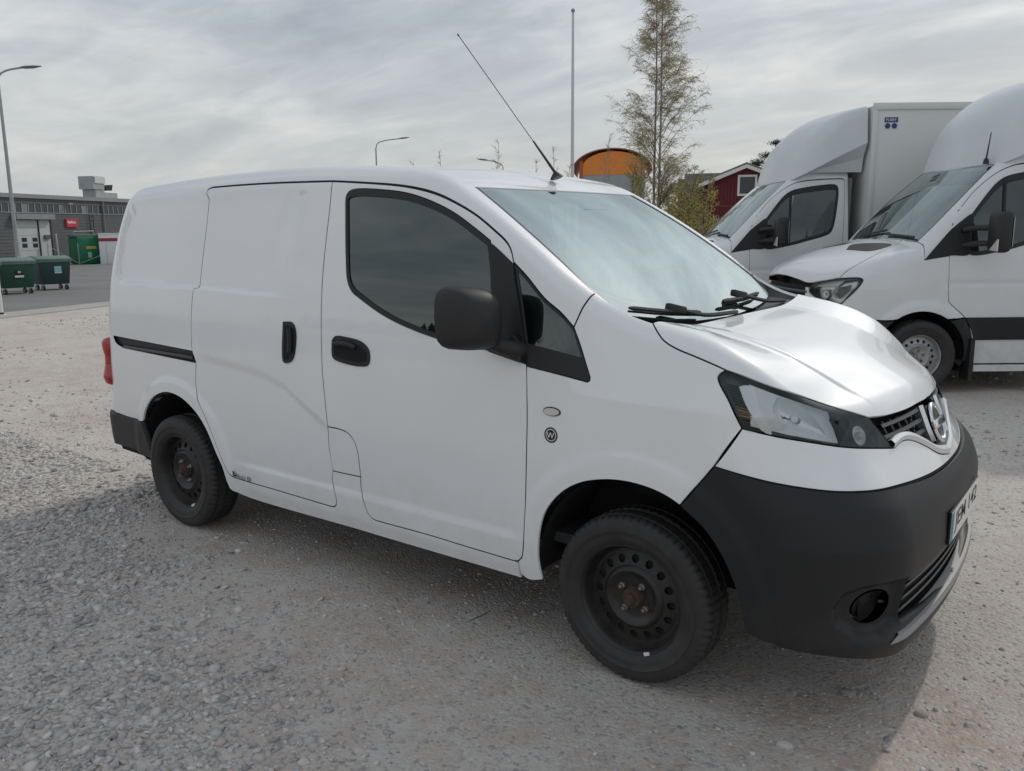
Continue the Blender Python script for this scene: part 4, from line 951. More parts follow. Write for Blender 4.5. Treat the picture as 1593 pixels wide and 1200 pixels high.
# ---------------------------------------------------------------- cab skin of the box trucks (x forward from the front axle)
class TruckSkin(VanSkin):
    AX = .75; FX = -.2; PANEL = None
    WZ = staticmethod(herm([.15,.30,.45,.60,.75,1.0,1.2,1.4,1.6,1.8,2.0,2.15,2.3,2.45],
                           [.93,.955,.968,.978,.984,.985,.975,.952,.918,.880,.842,.812,.78,.74]))
    XF = staticmethod(herm([.15,.25,.40,.55,.75,.90,1.02,1.12],[.92,.97,1.01,1.03,1.04,1.035,1.03,1.02]))
    RZ = staticmethod(herm([-2.0,-1.5,-1.1,-.85,-.6,-.3],[2.31,2.315,2.295,2.255,2.17,2.02]))
    HC = staticmethod(herm([-.6,-.2,.05,.3,.55,.75,.92,1.02,1.10],[1.60,1.49,1.43,1.385,1.33,1.265,1.18,1.105,1.02]))
    HK = staticmethod(herm([-.2,.3,.7,1.0],[.10,.12,.17,.20]))
    def disp(self, x, z):
        r = np.hypot(x, z - .345)
        d = .030*sstep(.545, .475, r)*sstep(.2, .4, z)
        d = d - .008*sstep(.02, -.02, np.abs(z - 1.03) - .03)*sstep(-.1, -.3, x)
        return d
    def ws(self, x, ay): return 2.175 - (x + .70)*(.765/.76) - .13*ay**2 + .05*(1 - ((x + .32)/.42)**2)
    def top(self, x, ay):
        up_ = smin(self.RZ(x) - .06*ay**2, self.ws(x, ay), .05)
        return smax(up_, self.HC(x) - self.HK(x)*ay**2, .03)
    def g(self, x, y, z):
        ay = np.abs(y)
        w = self.WZ(z) - .16*np.maximum(z - 1.0, 0)*sstep(-.1, .4, x) + self.disp(x, z)
        side = ay - w
        fr = x - (self.XF(np.minimum(z, 1.1)) - .20*ay**2)
        s = rmax(side, fr*.97, .30 + 0*x)
        s = rmax(s, -1.50 - x, .06)
        T = self.top(x, ay); e = .004
        sl = (self.top(x + e, ay) - self.top(x - e, ay)) / (2*e)
        tp = (z - T) / np.sqrt(1 + sl*sl)
        r2_ = np.interp(x, [-1.5, -.8, -.4, 0, .2, .8, 1.0], [.12, .09, .07, .07, .11, .09, .05])
        return rmax(s, tp, r2_)
TRWHITE = mat('truck_white', (.74, .75, .76), .38, coat=.5, var=.04, vscale=2.5, dirt=((.36, .34, .31), .6, .85))
BOXWHITE = mat('box_white', (.70, .71, .69), .5, var=.05, vscale=1.2)
DEFLW = mat('deflector_white', (.66, .69, .72), .42, coat=.2, var=.05, vscale=2)
ALU = mat('aluminium', (.55, .56, .57), .4, metal=.9, var=.15, vscale=8)
SILVERW = mat('silver_wheel', (.42, .42, .42), .45, metal=.6, var=.3, vscale=15)
GLASS_T = glass('truck_glass', (.30, .38, .37), .06, dust=.04)
GLASS_TW = glass('truck_windscreen', (.50, .62, .58), .24, dust=.07)  # dust film raised to paint a brighter sky reflection on the pane
BLUEST = mat('sticker_blue', (.03, .045, .16), .5)
TC = {
 'ws_near': [(-.705,-.70,2.128),(-.50,-.755,1.935),(-.28,-.79,1.715),(-.12,-.80,1.55),(.0,-.77,1.41)],
 'win': [(-.421,-.907,1.66),(-.562,-.872,1.84),(-.66,-.855,1.95),(-.74,-.845,2.0),(-.862,-.837,2.03),(-1.129,-.829,2.065),(-1.26,-.828,2.073),(-1.305,-.83,2.055),(-1.321,-.839,2.00),(-1.309,-.871,1.85),(-1.255,-.932,1.56),(-1.22,-.94,1.49),(-1.158,-.943,1.452),(-.926,-.954,1.387),(-.727,-.961,1.336),(-.40,-.965,1.305),(-.395,-.95,1.45),(-.421,-.907,1.66)],
 'sail': [(.01,-.965,1.25),(-.107,-.955,1.39),(-.243,-.929,1.537),(-.33,-.92,1.61),(-.421,-.907,1.665),(-.40,-.95,1.45),(-.40,-.965,1.30),(-.23,-.965,1.288)],
 'door_front': [(-.265,-.893,1.647),(-.225,-.944,1.452),(-.216,-.967,1.287),(-.227,-.985,.962),(-.235,-.985,.867)],
 'door_low': [(-.235,-.985,.867),(-.277,-.984,.824),(-.331,-.984,.781),(-.40,-.983,.715),(-.455,-.98,.62),(-.485,-.975,.52),(-.515,-.965,.40),(-.53,-.955,.27)],
 'door_bot': [(-.53,-.955,.27),(-1.36,-.955,.27)],
 'door_rear': [(-1.36,-.955,.27),(-1.37,-.97,.7),(-1.374,-.949,1.422),(-1.392,-.89,1.75),(-1.40,-.82,2.10),(-1.395,-.815,2.13),(-1.36,-.814,2.148)],
 'door_top': [(-1.36,-.814,2.148),(-1.129,-.814,2.142),(-.897,-.818,2.123),(-.733,-.81,2.07),(-.6,-.81,1.985),(-.45,-.835,1.86),(-.34,-.871,1.735),(-.265,-.893,1.647)],
 'bon_side': [(.02,-.50,1.41),(.135,-.59,1.379),(.37,-.751,1.30),(.555,-.842,1.222),(.688,-.87,1.15),(.75,-.877,1.093)],
 'bon_front': [(.75,-.877,1.093),(.873,-.771,1.058),(.950,-.60,1.02),(.985,-.40,1.01),(1.01,-.2,1.01),(1.02,0,1.01)],
 'lamp': [(.952,-.638,.950),(.935,-.69,1.02),(.873,-.771,1.050),(.798,-.842,1.075),(.68,-.923,1.092),(.583,-.961,1.088),(.567,-.969,1.072),(.61,-.965,1.0),(.681,-.954,.918),(.756,-.917,.835),(.84,-.851,.860),(.938,-.693,.915)],
}
VENT = [(.487,-.319,1.33),(.336,-.10,1.37),(.131,-.533,1.38),(.351,-.612,1.33)]
class DeflSkin(VanSkin):
    AX = 2.0; PANEL = None
    TP = staticmethod(herm([.0,.06,.16,.32,.50,.70,.96,1.2],[2.05,2.29,2.54,2.73,2.875,2.97,3.02,3.03]))
    def top(self, x, ay):
        s = -(x + .60) - .20*ay**2; return self.TP(np.clip(s, -.2, 1.2)) + np.minimum(s, 0)*3
    def g(self, x, y, z):
        ay = np.abs(y)
        side = ay - (np.interp(x, [-1.60, -1.1, -.70], [1.02, .93, .76]) - .14*(z - 2.5))
        T = self.top(x, ay); e = .004; sl = (self.top(x+e, ay) - self.top(x-e, ay))/(2*e)
        return rmax(side*.97, (z - T)/np.sqrt(1 + sl*sl), np.interp(x, [-1.6, -1.2, -.7], [.05, .12, .10]))
def build_truck():
    S = TruckSkin(); C = TC
    t = thing('box_truck', 'x', 'truck')
    P = lambda *a, **k: panel(*a, parent=t, **k)
    class TF(TruckSkin):
        def top(self, x, ay): return smin(self.RZ(x) - .06*ay**2, self.ws(x, ay), .05)
    SF = TF()
    fix = lambda L, sk=S: sk.surf('a', sk.chart('a', np.array(L, float)))
    door = chain(C, 'door_front', 'door_low', 'door_bot', 'door_rear', 'door_top', step=.03)
    win = chain(C, 'win', step=.03); UW = S.chart('a', win)
    wst = fix([(-.705, -.70, 2.128), (-.685, -.4, 2.15), (-.675, 0, 2.16)])
    roofc = fix([(float(x), 0, 2.2) for x in np.linspace(-1.44, -.675, 20)])
    rearc = S.surf('a', np.array([(-1.44, a) for a in np.linspace(math.atan2(.27-.75, .95)*.85, math.pi/2*.85, 50)]))
    apg = [(0, -.77, 1.41), (.0, -.84, 1.37), (.01, -.965, 1.25)]
    shell = chain(C, roofc, wst[::-1], 'ws_near', apg, C['sail'][:5], [(-.34, -.871, 1.735), (-.421, -.907, 1.665)][::-1], list(reversed(C['door_top'][:-1])), '-door_rear', [(-1.36, -.955, .27), tuple(rearc[0])], rearc, step=.03)
    P('cab_shell', S, 'a', shell, TRWHITE, step=.035, gap=.002, sides='W')
    P('cab_door', S, 'a', door, TRWHITE, holes=[win], step=.03, gap=.003, sides='B')
    P('window_pane', S, 'a', inset(UW, .01), GLASS_T, step=.06, gap=0, off=-.004, skirt=0, sides='B', is2d=True)
    P('window_seal', S, 'a', UW, RUBBER, holes=[inset(UW, .022)], step=.08, gap=-.002, off=.003, skirt=.01, sides='B', is2d=True)
    P('window_sail', S, 'a', chain(C, C['sail'] + [C['sail'][0]], step=.03), BLACKP, step=.05, gap=.0, off=.005, skirt=.01, sides='B')
    bar = fix([(-.735, -.85, 2.0), (-.70, -.96, 1.335)]); q = smooth_curve(bar, .05); q = S.surf('a', S.chart('a', q))
    for s in (1, -1): MB().tube((q + S.grad(q)*.002)*np.array([1, s, 1]), .014, 6).build('window_divider', RUBBER, t, smooth=40)
    # wing with arch
    a_ = np.linspace(math.radians(200), math.radians(-14), 40)
    arch = fix([(.01 + .43*math.cos(a), -.99, .345 + .43*math.sin(a)) for a in a_])
    wing = chain(C, [(.0, -.77, 1.41), (.02, -.60, 1.41), (.02, -.50, 1.41)], 'bon_side', C['lamp'][2:10][::1], [(.756, -.917, .835), (.70, -.95, .70)], [(.70, -.95, .70)] + [tuple(p) for p in arch[::-1] if p[2] > .69],
                 [tuple([p for p in arch if p[2] > .69][0]), (-.40, -.983, .715)], list(reversed(C['door_low'][:4])), list(reversed(C['door_front'][2:])), [(-.216, -.967, 1.287), (.01, -.965, 1.25)], list(reversed(apg)), step=.03)
    P('front_wing', S, 'a', wing, TRWHITE, step=.03, gap=.003, sides='B')
    bonc = fix([(float(x), 0, 1.2) for x in np.linspace(.06, 1.01, 30)])
    bon = chain(C, 'bon_side', 'bon_front', bonc[::-1], [(.06, 0, 1.44), (.03, -.5, 1.41)], step=.03)
    P('bonnet', S, 'a', bon, TRWHITE, step=.03, gap=.003, sides='W', skirt=.03)
    vent = fix(VENT)
    P('bonnet_vent', S, 'a', chain(C, list(vent) + [vent[0]], step=.05), BLACKP, step=.06, gap=0, off=.004, skirt=.01, sides='B')
    wl = fix([(0, -.77, 1.41), (.04, -.5, 1.41), (.07, 0, 1.42)], SF); wc = fix([(float(x), 0, 1.8) for x in np.linspace(.07, -.675, 24)], SF)
    wlp = chain(C, 'ws_near', wl, wc, wst[::-1], step=.03)
    P('windscreen', SF, 'a', wlp, GLASS_TW, step=.06, gap=.004, off=-.004, skirt=0, sides='W')
    wn = smooth_curve(C['ws_near'], .05); inn = SF.surf('a', SF.chart('a', wn + np.array([-.02, .035, 0])))
    P('windscreen_border', SF, 'a', np.vstack([wn, inn[::-1]]), BLACKG, step=.08, gap=.001, off=-.001, skirt=.002, sides='B')
    for y0 in (-.45, .15):
        p0 = np.array([(.03 - .0*y0, y0, 0), (.0, y0+.55, 0)]); p0[:, 2] = SF.top(p0[:, 0], np.abs(p0[:, 1])) + .03; MB().tube(p0, .012, 5).build('wiper', BLACKM, t)
    for nm in ('door_front', 'door_low', 'door_bot', 'door_rear', 'door_top', 'bon_side'):  # dark strips put the shade of the cab's gaps into colour
        q = smooth_curve(C[nm], .05); Ua = S.chart('a', q); tn = np.gradient(Ua, axis=0); tn = np.stack([-tn[:, 1], tn[:, 0]], 1); tn /= np.linalg.norm(tn, axis=1, keepdims=True) + 1e-9
        A_ = S.surf('a', Ua + tn*.005); B_ = S.surf('a', Ua - tn*.005)
        for s in (1, -1): MB().strip((A_ - S.grad(A_)*.002)*np.array([1, s, 1]), (B_ - S.grad(B_)*.002)*np.array([1, s, 1])).build('gap_seal_shade', DARK, t, smooth=60)
    # nose: grille, lamps, bumper
    lamp = fix(C['lamp']); UL = S.chart('f', lamp)
    UL = smooth_curve(np.vstack([UL, UL[:1]]), .03)[:-1]
    for s in (1, -1):
        k3 = np.array([1, s, 1])
        def part(name, U2, m, off, parent, skirt=0., holes=(), gap=0.):
            p_, n_, f_ = cut_panel(S, 'f', U2, holes, .04, gap, off, True)
            if skirt: p_, n_, f_ = with_skirt(p_, n_, f_, skirt)
            f_ = [tuple(f) for f in f_]; return obj(name, p_*k3, f_ if s > 0 else [tuple(reversed(f)) for f in f_], m, parent, normals=n_*k3)
        h = part('headlamp', UL, SATIN, -.07, t, skirt=-.065); part('lens', UL, GLASS_L, .0, h, gap=.003); part('lens_rim', UL, RUBBER, .002, h, skirt=.01, holes=[inset(UL, .012)], gap=.001)
        cU = UL.mean(0)
        for du, dv, rr in ((.03, -.03, .055), (-.07, -.05, .045)):
            Pc = S.surf('f', np.array([cU + [du, dv]])); Nc = S.grad(Pc); Pc = Pc - Nc*.06
            MB().lathe([(0, rr*.3), (.005, rr*.75), (.03, rr)], o=Pc[0]*k3, ax=Nc[0]*k3, n=20).build('reflector', CHROMER, h, smooth=50)
        d_ = part('lamp_eyebrow', inset(UL, .02)[[0, 1, 2, 3]] if False else np.array([cU + [-.16, .015], cU + [-.10, .075], cU + [.06, .10], cU + [.02, .03]]), LENSW, -.03, h, skirt=.01)
        UD = np.array([cU + [.03, .02], cU + [.11, .05], cU + [.10, -.01], cU + [.04, -.09], cU + [.01, -.05]]); part('lamp_trim', UD, mat('lamp_grey', (.12, .125, .13), .35), -.02, h, skirt=.02)
    nose = np.array([(0, .28), (.60, .30), (.95, .33), (1.02, .48), (1.05, .70), (.98, .735), (.80, .80), (.62, .84), (.52, .90), (.50, .935), (.0, .60)])
    gz = [(0., .62), (.45, .66), (.47, .92), (.46, .985), (.30, .997), (.0, .998)]
    P('grille', S, 'f', np.array(gz), DARK, step=.06, gap=0, off=-.02, skirt=0, sides='W', is2d=True)
    for z in (.70, .78, .86, .94):
        q = S.surf('f', np.array([(x, z) for x in np.linspace(-.46, .46, 16)])); MB().tube(q + S.grad(q)*-.005, .016, 6).build('grille_slat', GRILLEM, t, smooth=40)
    P('front_bumper', S, 'f', np.array([(0, .28), (.60, .29), (.95, .32), (1.08, .36), (1.0, .50), (.98, .690), (.78, .69), (.70, .655), (.5, .60), (0, .58)]), mat('truck_bumper', (.045, .046, .048), .6), step=.04, gap=.002, off=.01, skirt=.05, sides='W', is2d=True)
    P('bumper_top', S, 'f', np.array([(0, .585), (.5, .605), (.70, .66), (.775, .695), (.74, .822), (.72, .828), (.64, .845), (.55, .895), (.475, .935), (.455, .985), (.44, .985), (.44, .67), (0, .63)]), TRWHITE, step=.04, gap=.002, off=.004, skirt=.04, sides='W', is2d=True)
    # black moulding along the door, arch trim, sill
    for nm, x0, x1 in (('door_moulding', -.47, -1.365),):
        q = np.array([(x0+.065, .715), (x0, .60), (x0-.035, .50), (x1, .50), (x1, .715)])
        lp = fix([(x, -.98, z) for x, z in q]); P(nm, S, 'a', chain(C, list(lp) + [lp[0]], step=.06) if False else np.vstack([smooth_curve(lp[[i, (i+1) % 5]], .06)[:-1] for i in range(5)]), BLACKP, step=.06, gap=.0, off=.012, skirt=.02, sides='B')
    o1 = [(.01 + .43*math.cos(a), -.99, .345 + .43*math.sin(a)) for a in np.linspace(math.radians(128), math.radians(195), 16)]
    o2 = [(-.345, -.98, .30), (-.50, -.97, .30), (-.47, -.975, .50), (-.445, -.98, .62), (-.40, -.983, .71), (-.26, -.99, .69)]
    P('arch_trim', S, 'a', fix([p for p in o1 if p[2] < .70] + o2), BLACKP, step=.05, gap=.003, off=.004, skirt=.03, sides='B')
    P('arch_trim', S, 'a', fix([(.43, -.98, .44), (.36, -.99, .60), (.27, -.99, .69), (.70, -.95, .70), (.72, -.94, .50), (.68, -.94, .40)]), BLACKP, step=.05, gap=.003, off=.004, skirt=.03, sides='B')
    for s in (1, -1):
        MB().box((-.53, -.95*s-.02, .20), (-1.44, -.95*s+.02, .262)).build('sill_bar', TRWHITE, t)
        MB().box((-.50, -.96*s-.10, .12), (-.46, -.96*s+.06, .52)).build('mud_flap', RUBBER, t)
        r_ = .435; tt = np.linspace(math.radians(-20), math.radians(200), 26)
        A = [(.01 + r_*math.cos(a), -.95*s, .345 + r_*math.sin(a)) for a in tt]; B = [(p[0], -.55*s, p[2]) for p in A]
        MB().strip(A, B).add(B, [tuple(range(len(B)))]).build('wheel_housing', LINER, t)
        # mirror on two arms
        k3 = np.array([1, s, 1])
        m = MB().obox(np.array((-.52, -1.22, 1.50))*k3, (0, 0, 1), (.36, .22, .13), upv=(1, 0, 0), bev=.045).build('door_mirror', BLACKM, t, smooth=50)
        MB().box(*[tuple(np.array(p)) for p in ((-.589, (-1.22-.09)*s if s > 0 else (1.22-.09), 1.37), (-.586, (-1.22+.09)*s if s > 0 else (1.22+.09), 1.63))]).build('mirror_glass', CHROME, m)
        for z in (1.40, 1.54): MB().tube(np.array([(-.34, -.95, z-.02), (-.40, -1.05, z), (-.50, -1.14, z)])*k3, .026, 8).build('mirror_arm', BLACKM, m, smooth=50)
        MB().prism(np.array([(-.455, -1.21, 1.345), (-.455, -1.325, 1.335), (-.455, -1.325, 1.44)])*k3, np.array((.014, 0, 0))).build('mirror_indicator', LENSW, m)
        MB().obox(np.array((-1.20, -.985, 1.15))*k3, (1, 0, 0), (.20, .03, .04), bev=.012).build('door_handle', BLACKP, t, smooth=40)
    # roof deflector
    DS = DeflSkin()
    O0 = np.array((-1.58, 0, 2.05)); naz, nel = 56, 26; azs = np.linspace(-math.pi/2, math.pi/2, naz)
    zlo = lambda x: np.interp(x, [-1.58, -1.25, -.95, -.74], [2.56, 2.40, 2.24, 2.13])
    def dray(az, el):
        D = np.stack([np.cos(az)*np.cos(el), -np.sin(az)*np.cos(el), np.sin(el)], 1); return DS.march(np.tile(O0, (len(az), 1)), D, 2.2)
    el0 = np.full(naz, .0); el1 = np.full(naz, 1.3)
    for _ in range(24):
        em = (el0+el1)/2; q = dray(azs, em); below = q[:, 2] < zlo(q[:, 0]); el0 = np.where(below, em, el0); el1 = np.where(below, el1, em)
    rows = [dray(azs, el1 + (math.pi/2 - .002 - el1)*t) for t in np.linspace(0, 1, nel)]
    Vd = np.vstack(rows); Fd = [(i*naz+k, i*naz+k+1, (i+1)*naz+k+1, (i+1)*naz+k) for i in range(nel-1) for k in range(naz-1)]
    nd_ = DS.grad(Vd); q0 = Fd[len(Fd)//2]; fl = np.cross(Vd[q0[1]]-Vd[q0[0]], Vd[q0[2]]-Vd[q0[0]]) @ nd_[q0[0]] < 0
    df = obj('roof_deflector', Vd, [tuple(reversed(f)) for f in Fd] if fl else Fd, DEFLW, t, normals=nd_)
    lo3 = rows[0]
    keep = lo3[:, 0] < -.70; B = lo3.copy(); B[:, 1] = lo3[:, 1]*.86; B[:, 2] = np.interp(lo3[:, 0], [-1.58, -1.0, -.74], [2.22, 2.22, 2.08]); Md = (lo3*.5 + B*.5) - np.stack([0*B[:, 0], np.sign(lo3[:, 1])*.035*(np.abs(lo3[:, 1]) > .3), 0*B[:, 0]], 1)
    MB().strip(lo3, Md).strip(Md, B).build('deflector_tuck', DEFLW, df, smooth=60)
    # box body
    b = MB().box((-5.9, -1.06, .88), (-1.62, 1.06, 2.995), bev=.02).build('cargo_box', BOXWHITE, t, smooth=40)
    for y in (-1.06, 1.06):
        MB().box((-5.92, y-.022, 2.93), (-1.60, y+.022, 3.015), bev=.012).build('roof_edge_rail', BOXWHITE, b, smooth=40)
        MB().box((-5.92, y-.018, .86), (-1.60, y+.018, .98), bev=.008).build('floor_rail', ALU, b, smooth=40)
        MB().box((-1.66, y-.018, .90), (-1.605, y+.018, 3.0), bev=.01).build('corner_post', BOXWHITE, b, smooth=40)
        MB().box((-5.3, y*.93-.02, .40), (-2.0, y*.93+.02, .72)).build('side_guard', ALU, t)
    for y in (-.40, .40): MB().box((-5.9, y-.05, .55), (-.9, y+.05, .80)).build('frame_rail', DARK, t)
    MB().box((-1.50, -.86, .30), (.55, .86, .48)).build('underbody', DARK, t)
    # cabin fittings
    MB().box((-1.47, -.88, .50), (-1.44, .88, 2.15)).build('cab_back', TRIMG, t)
    MB().prism([(x, -.86, z) for x, z in ((-.30, 1.0), (-.32, 1.28), (-.2, 1.36), (.02, 1.385), (.04, .9))], (0, 1.72, 0)).build('dashboard', TRIM, t, bevel=.02, smooth=30)
    for y, w_ in ((.52, .25), (-.38, .45)):
        st = bpy.data.objects.new('seat', None); col.objects.link(st); st.parent = t
        MB().box((-1.15, y-w_, .85), (-.65, y+w_, 1.0), bev=.05).build('cushion', SEATF, st, smooth=40)
        MB().obox((-1.22, y, 1.32), (-.2, 0, 1), (.72, w_*2, .14), upv=(1, 0, 0), bev=.05).build('backrest', SEATF, st, smooth=40)
        MB().obox((-1.31, y, 1.78), (-.15, 0, 1), (.2, .26, .1), upv=(1, 0, 0), bev=.04).build('headrest', SEATF, st, smooth=40)
    _, sx, sy = frame((-.6, 0, .8)); c = np.array((-.50, .52, 1.30))
    MB().tube([c + .21*(sx*math.cos(a) + sy*math.sin(a)) for a in np.linspace(0, 2*math.pi, 32)], .016, 6, cap=False).obox(c, sx, (.40, .04, .06)).tube([c, c + np.array((.25, 0, -.2))], .03, 6).build('steering_wheel', BLACKM, t, smooth=40)
    for (x, y, fl) in ((0, -.90, False), (0, .90, True), (-4.3, -.90, False), (-4.3, .90, True)):
        make_wheel('wheel', t, (x, y, .343), fl, Rr=.346, rin=.212, w=.215, k=1.10, studs=6, rimmat=SILVERW, hubmat=SILVERW)
    return t
def place_trucks():
    a = build_truck(); a.location = (1.79, 6.123, 0); a.rotation_euler = (0, 0, R(217.2))
    b = copy_tree(a); b.location = (-.732, 7.712, 0); b.rotation_euler = (0, 0, R(216.1))
    tag(a, 'white box truck nearest the right edge, its front wheel and black door moulding in view', 'truck', 'white box trucks parked side by side')
    tag(b, 'white box truck farther back, with a blue sticker high on its cargo box', 'truck', 'white box trucks parked side by side')
    # whip aerial on the near truck's roof edge
    an = MB().lathe([(0, .028), (.04, .022), (.06, .008)], o=(-.655, .64, 2.13), n=12, ax=(0, 0, 1), caps=True).tube([(-.655, .64, 2.18), (-.68, .64, 2.42)], [.008, .004], 6).build('roof_aerial', BLACKM, a, smooth=40)
    # sticker on the far truck's box (left side)
    y = 1.0608
    pale = mat('sticker_pale', (.62, .65, .68), .5)
    st = MB().box((-1.905, y, 2.785), (-1.745, y+.001, 2.845)).build('box_sticker', BLUEST, b)
    MB().box((-1.912, y-.0004, 2.70), (-1.738, y+.0004, 2.852)).build('sticker_ground', pale, st)
    for x in (-1.785, -1.865):
        MB().lathe([(0, .0), (0, .033)], o=(x, y+.0016, 2.745), ax=(0, 1, 0), n=24).build('sticker_dot', BLUEST, st)
        MB().lathe([(0, .033), (0, .040)], o=(x, y+.0014, 2.745), ax=(0, 1, 0), n=24).build('sticker_ring', pale, st)
    text('sticker_text', 'FLISBY', .045, pale, st, (-1.825, y+.0022, 2.817), (-1, 0, 0), (0, 0, 1))
# ---------------------------------------------------------------- surroundings
CLAD = mat('grey_cladding', (.115, .118, .125), .6, var=.12, vscale=1.5)
CLADL = mat('grey_fascia', (.27, .28, .29), .6, var=.1, vscale=2)
DOORG = mat('pale_door', (.52, .54, .54), .55, var=.05, vscale=2)
WINB = mat('dark_window', (.045, .055, .065), .12)
FRAMEG = mat('window_frame', (.30, .31, .32), .5)
SIGNR = mat('red_sign', (.55, .03, .06), .45)
GALV = mat('galvanised', (.40, .42, .43), .5, metal=.5, var=.15, vscale=4)
BING = mat('green_bin', (.012, .075, .045), .5, var=.2, vscale=5)
BINB = mat('dark_teal_bin', (.018, .045, .050), .5, var=.2, vscale=5)
BINLID = mat('bin_lid', (.13, .20, .17), .55, var=.15, vscale=5)
IGLOO = mat('green_igloo', (.010, .17, .075), .45, var=.15, vscale=4)
ORANGE = mat('orange_cladding', (.78, .25, .035), .6, var=.08, vscale=2)
ORANGER = mat('arched_roof', (.60, .36, .29), .6, var=.1, vscale=2)
GREYW = mat('grey_wall', (.33, .35, .38), .7, var=.06, vscale=2)
REDW = mat('falu_red', (.115, .015, .020), .8, var=.2, vscale=6)
WHITET = mat('white_trim', (.66, .66, .64), .6, var=.05, vscale=4)
ROOFG = mat('grey_roof', (.17, .17, .165), .8, var=.2, vscale=5)
OLIVEW = mat('olive_wall', (.16, .15, .10), .85, var=.15, vscale=4)
BARKB = mat('birch_bark', (.36, .34, .31), .8, col2=(.10, .09, .085), vscale=9)
TWIG = mat('twigs', (.085, .066, .055), .85)
TWIGF = mat('fine_twigs', (.34, .28, .20), .85)
TWIGY = mat('young_twigs', (.20, .17, .08), .85)
LEAFY = mat('spring_leaf', (.44, .41, .11), .7, var=.3, vscale=12)
LEAFD = mat('pine_needles', (.020, .035, .018), .8, var=.3, vscale=6)
BARKP = mat('pine_bark', (.11, .065, .045), .9)
CONC = mat('pale_concrete', (.40, .385, .36), .85, var=.12, vscale=1.5)

def bg_wall_frame(P0, ang):
    """local frame of a facade: s along, z up, d out of the wall towards the viewer"""
    u = np.array((math.cos(ang), math.sin(ang), 0)); n = np.array((u[1], -u[0], 0)); P0 = np.array((*P0, 0.))
    return lambda s, z, d=0.: P0 + u*s + n*d + np.array((0, 0, z))
def fbox(W, s0, s1, z0, z1, d0, d1):
    V = [W(s, z, d) for z in (z0, z1) for s, d in ((s0, d0), (s1, d0), (s1, d1), (s0, d1))]
    return MB().add(V, [(0, 3, 2, 1), (4, 5, 6, 7), (0, 1, 5, 4), (1, 2, 6, 5), (2, 3, 7, 6), (3, 0, 4, 7)])
def depot():
    W = bg_wall_frame((-40.512, 17.931), R(116))
    b = thing('depot_building', 'low dark grey depot with a strip of windows and a pale roller door', 'building')
    core = fbox(W, -9, 14, 0, 3.22, -9, -.03).build('wall', CLAD, b)
    z = .0; k = 0   # horizontal cladding boards, between the door gaps
    hb = .155
    def boards(s0, s1, z0, z1):
        n = int(round((z1-z0)/hb)); h = (z1-z0)/n
        for i in range(n): fbox(W, s0, s1, z0+i*h, z0+(i+1)*h-.012, -.03, .012).build('cladding_board', CLAD, core)
    boards(-9, -3.36, 0, 2.5); boards(-.85, 14, 0, 2.5); boards(-3.36, -.85, 2.2, 2.5); boards(-9, 14, 2.95, 3.2)
    fbox(W, -9.1, 14.1, 3.20, 3.27, -9.1, .12).build('gutter', CLADL, b); fbox(W, -9.1, 14.1, 3.27, 3.40, -9.1, .06).build('roof_edge', CLADL, b)
    st = fbox(W, -9, 14, 2.52, 2.94, -.03, -.005).build('window_strip', WINB, b)
    fbox(W, -9, 14, 2.50, 2.535, -.03, .05).build('sill', FRAMEG, st)
    s = -9.0; i = 0
    rr = random.Random(3)
    while s < 13.9:
        fbox(W, s, s+.045, 2.535, 2.94, -.03, .02).build('mullion', FRAMEG, st)
        if rr.random() < .3: fbox(W, s+.05, s+.40, 2.54, 2.93, -.02, -.002).build('pane', mat('pale_pane', (.20, .22, .23), .2), st)
        s += .42
    # canopy and door recess
    fbox(W, -3.40, -.86, 2.20, 2.46, .0, .30).build('door_canopy', CLADL, b)
    d = fbox(W, -3.30, -1.80, 0, 2.16, -.02, .02).build('roller_door', DOORG, b)
    for zz in np.arange(.36, 2.1, .36): fbox(W, -3.29, -1.81, zz, zz+.012, .02, .026).build('panel_joint', FRAMEG, d)
    for s0 in (-2.92, -2.22):
        for z0 in (.86, 1.14): fbox(W, s0, s0+.32, z0, z0+.19, .02, .03).build('door_window', WINB, d)
    fbox(W, -1.80, -1.74, 0, 2.16, -.02, .06).build('door_jamb', BLACKP, d)
    fbox(W, -1.72, -1.0, 0, 2.18, -.02, .03).build('side_panel', DOORG, b)
    fbox(W, -1.45, -1.1, 1.25, 1.45, .0, .12).build('wall_box', mat('grey_box', (.10, .105, .11), .5), b)
    pp = [W(-1.18, 1.5, .5), W(-1.12, .0, .5)]; MB().tube(pp, .035, 8).build('bollard_pipe', WHITET, b)
    # sign
    sg = fbox(W, .16, .98, 1.84, 2.24, .012, .10).build('wall_sign', SIGNR, b)
    for j in range(7): fbox(W, .26+.085*j, .26+.085*j+.06, 2.02, 2.11 + (.04 if j in (0, 3) else 0), .10, .104).build('sign_glyph', WHITEF, sg)
    # roof vent unit
    v = fbox(W, 3.30, 4.05, 3.40, 4.17, -1.2, -.4).build('vent_unit', GALV, b)
    fbox(W, 3.10, 4.0, 3.86, 4.55, -1.25, -.35).build('vent_hood', GALV, v); fbox(W, 3.20, 4.05, 4.18, 4.53, -.36, -.30).build('vent_plate', WHITET, v)
    MB().add([W(4.05, 4.1, -.4), W(4.80, 4.16, -.4), W(4.70, 3.84, -.4), W(4.25, 3.82, -.4), W(4.05, 4.1, -1.1), W(4.80, 4.16, -1.1), W(4.70, 3.84, -1.1), W(4.25, 3.82, -1.1)], [(0, 1, 2, 3), (7, 6, 5, 4), (0, 4, 5, 1), (1, 5, 6, 2), (2, 6, 7, 3), (3, 7, 4, 0)]).build('vent_spout', BLACKP, v)
    fbox(W, 4.05, 5.2, 3.40, 3.72, -1.0, -.45).build('vent_duct', GALV, v)
    for s0 in (1.93, 2.22): MB().tube([W(s0, .2, .10), W(s0, 2.5, .10)], .018, 5).build('ladder_rail', BLACKP, b)
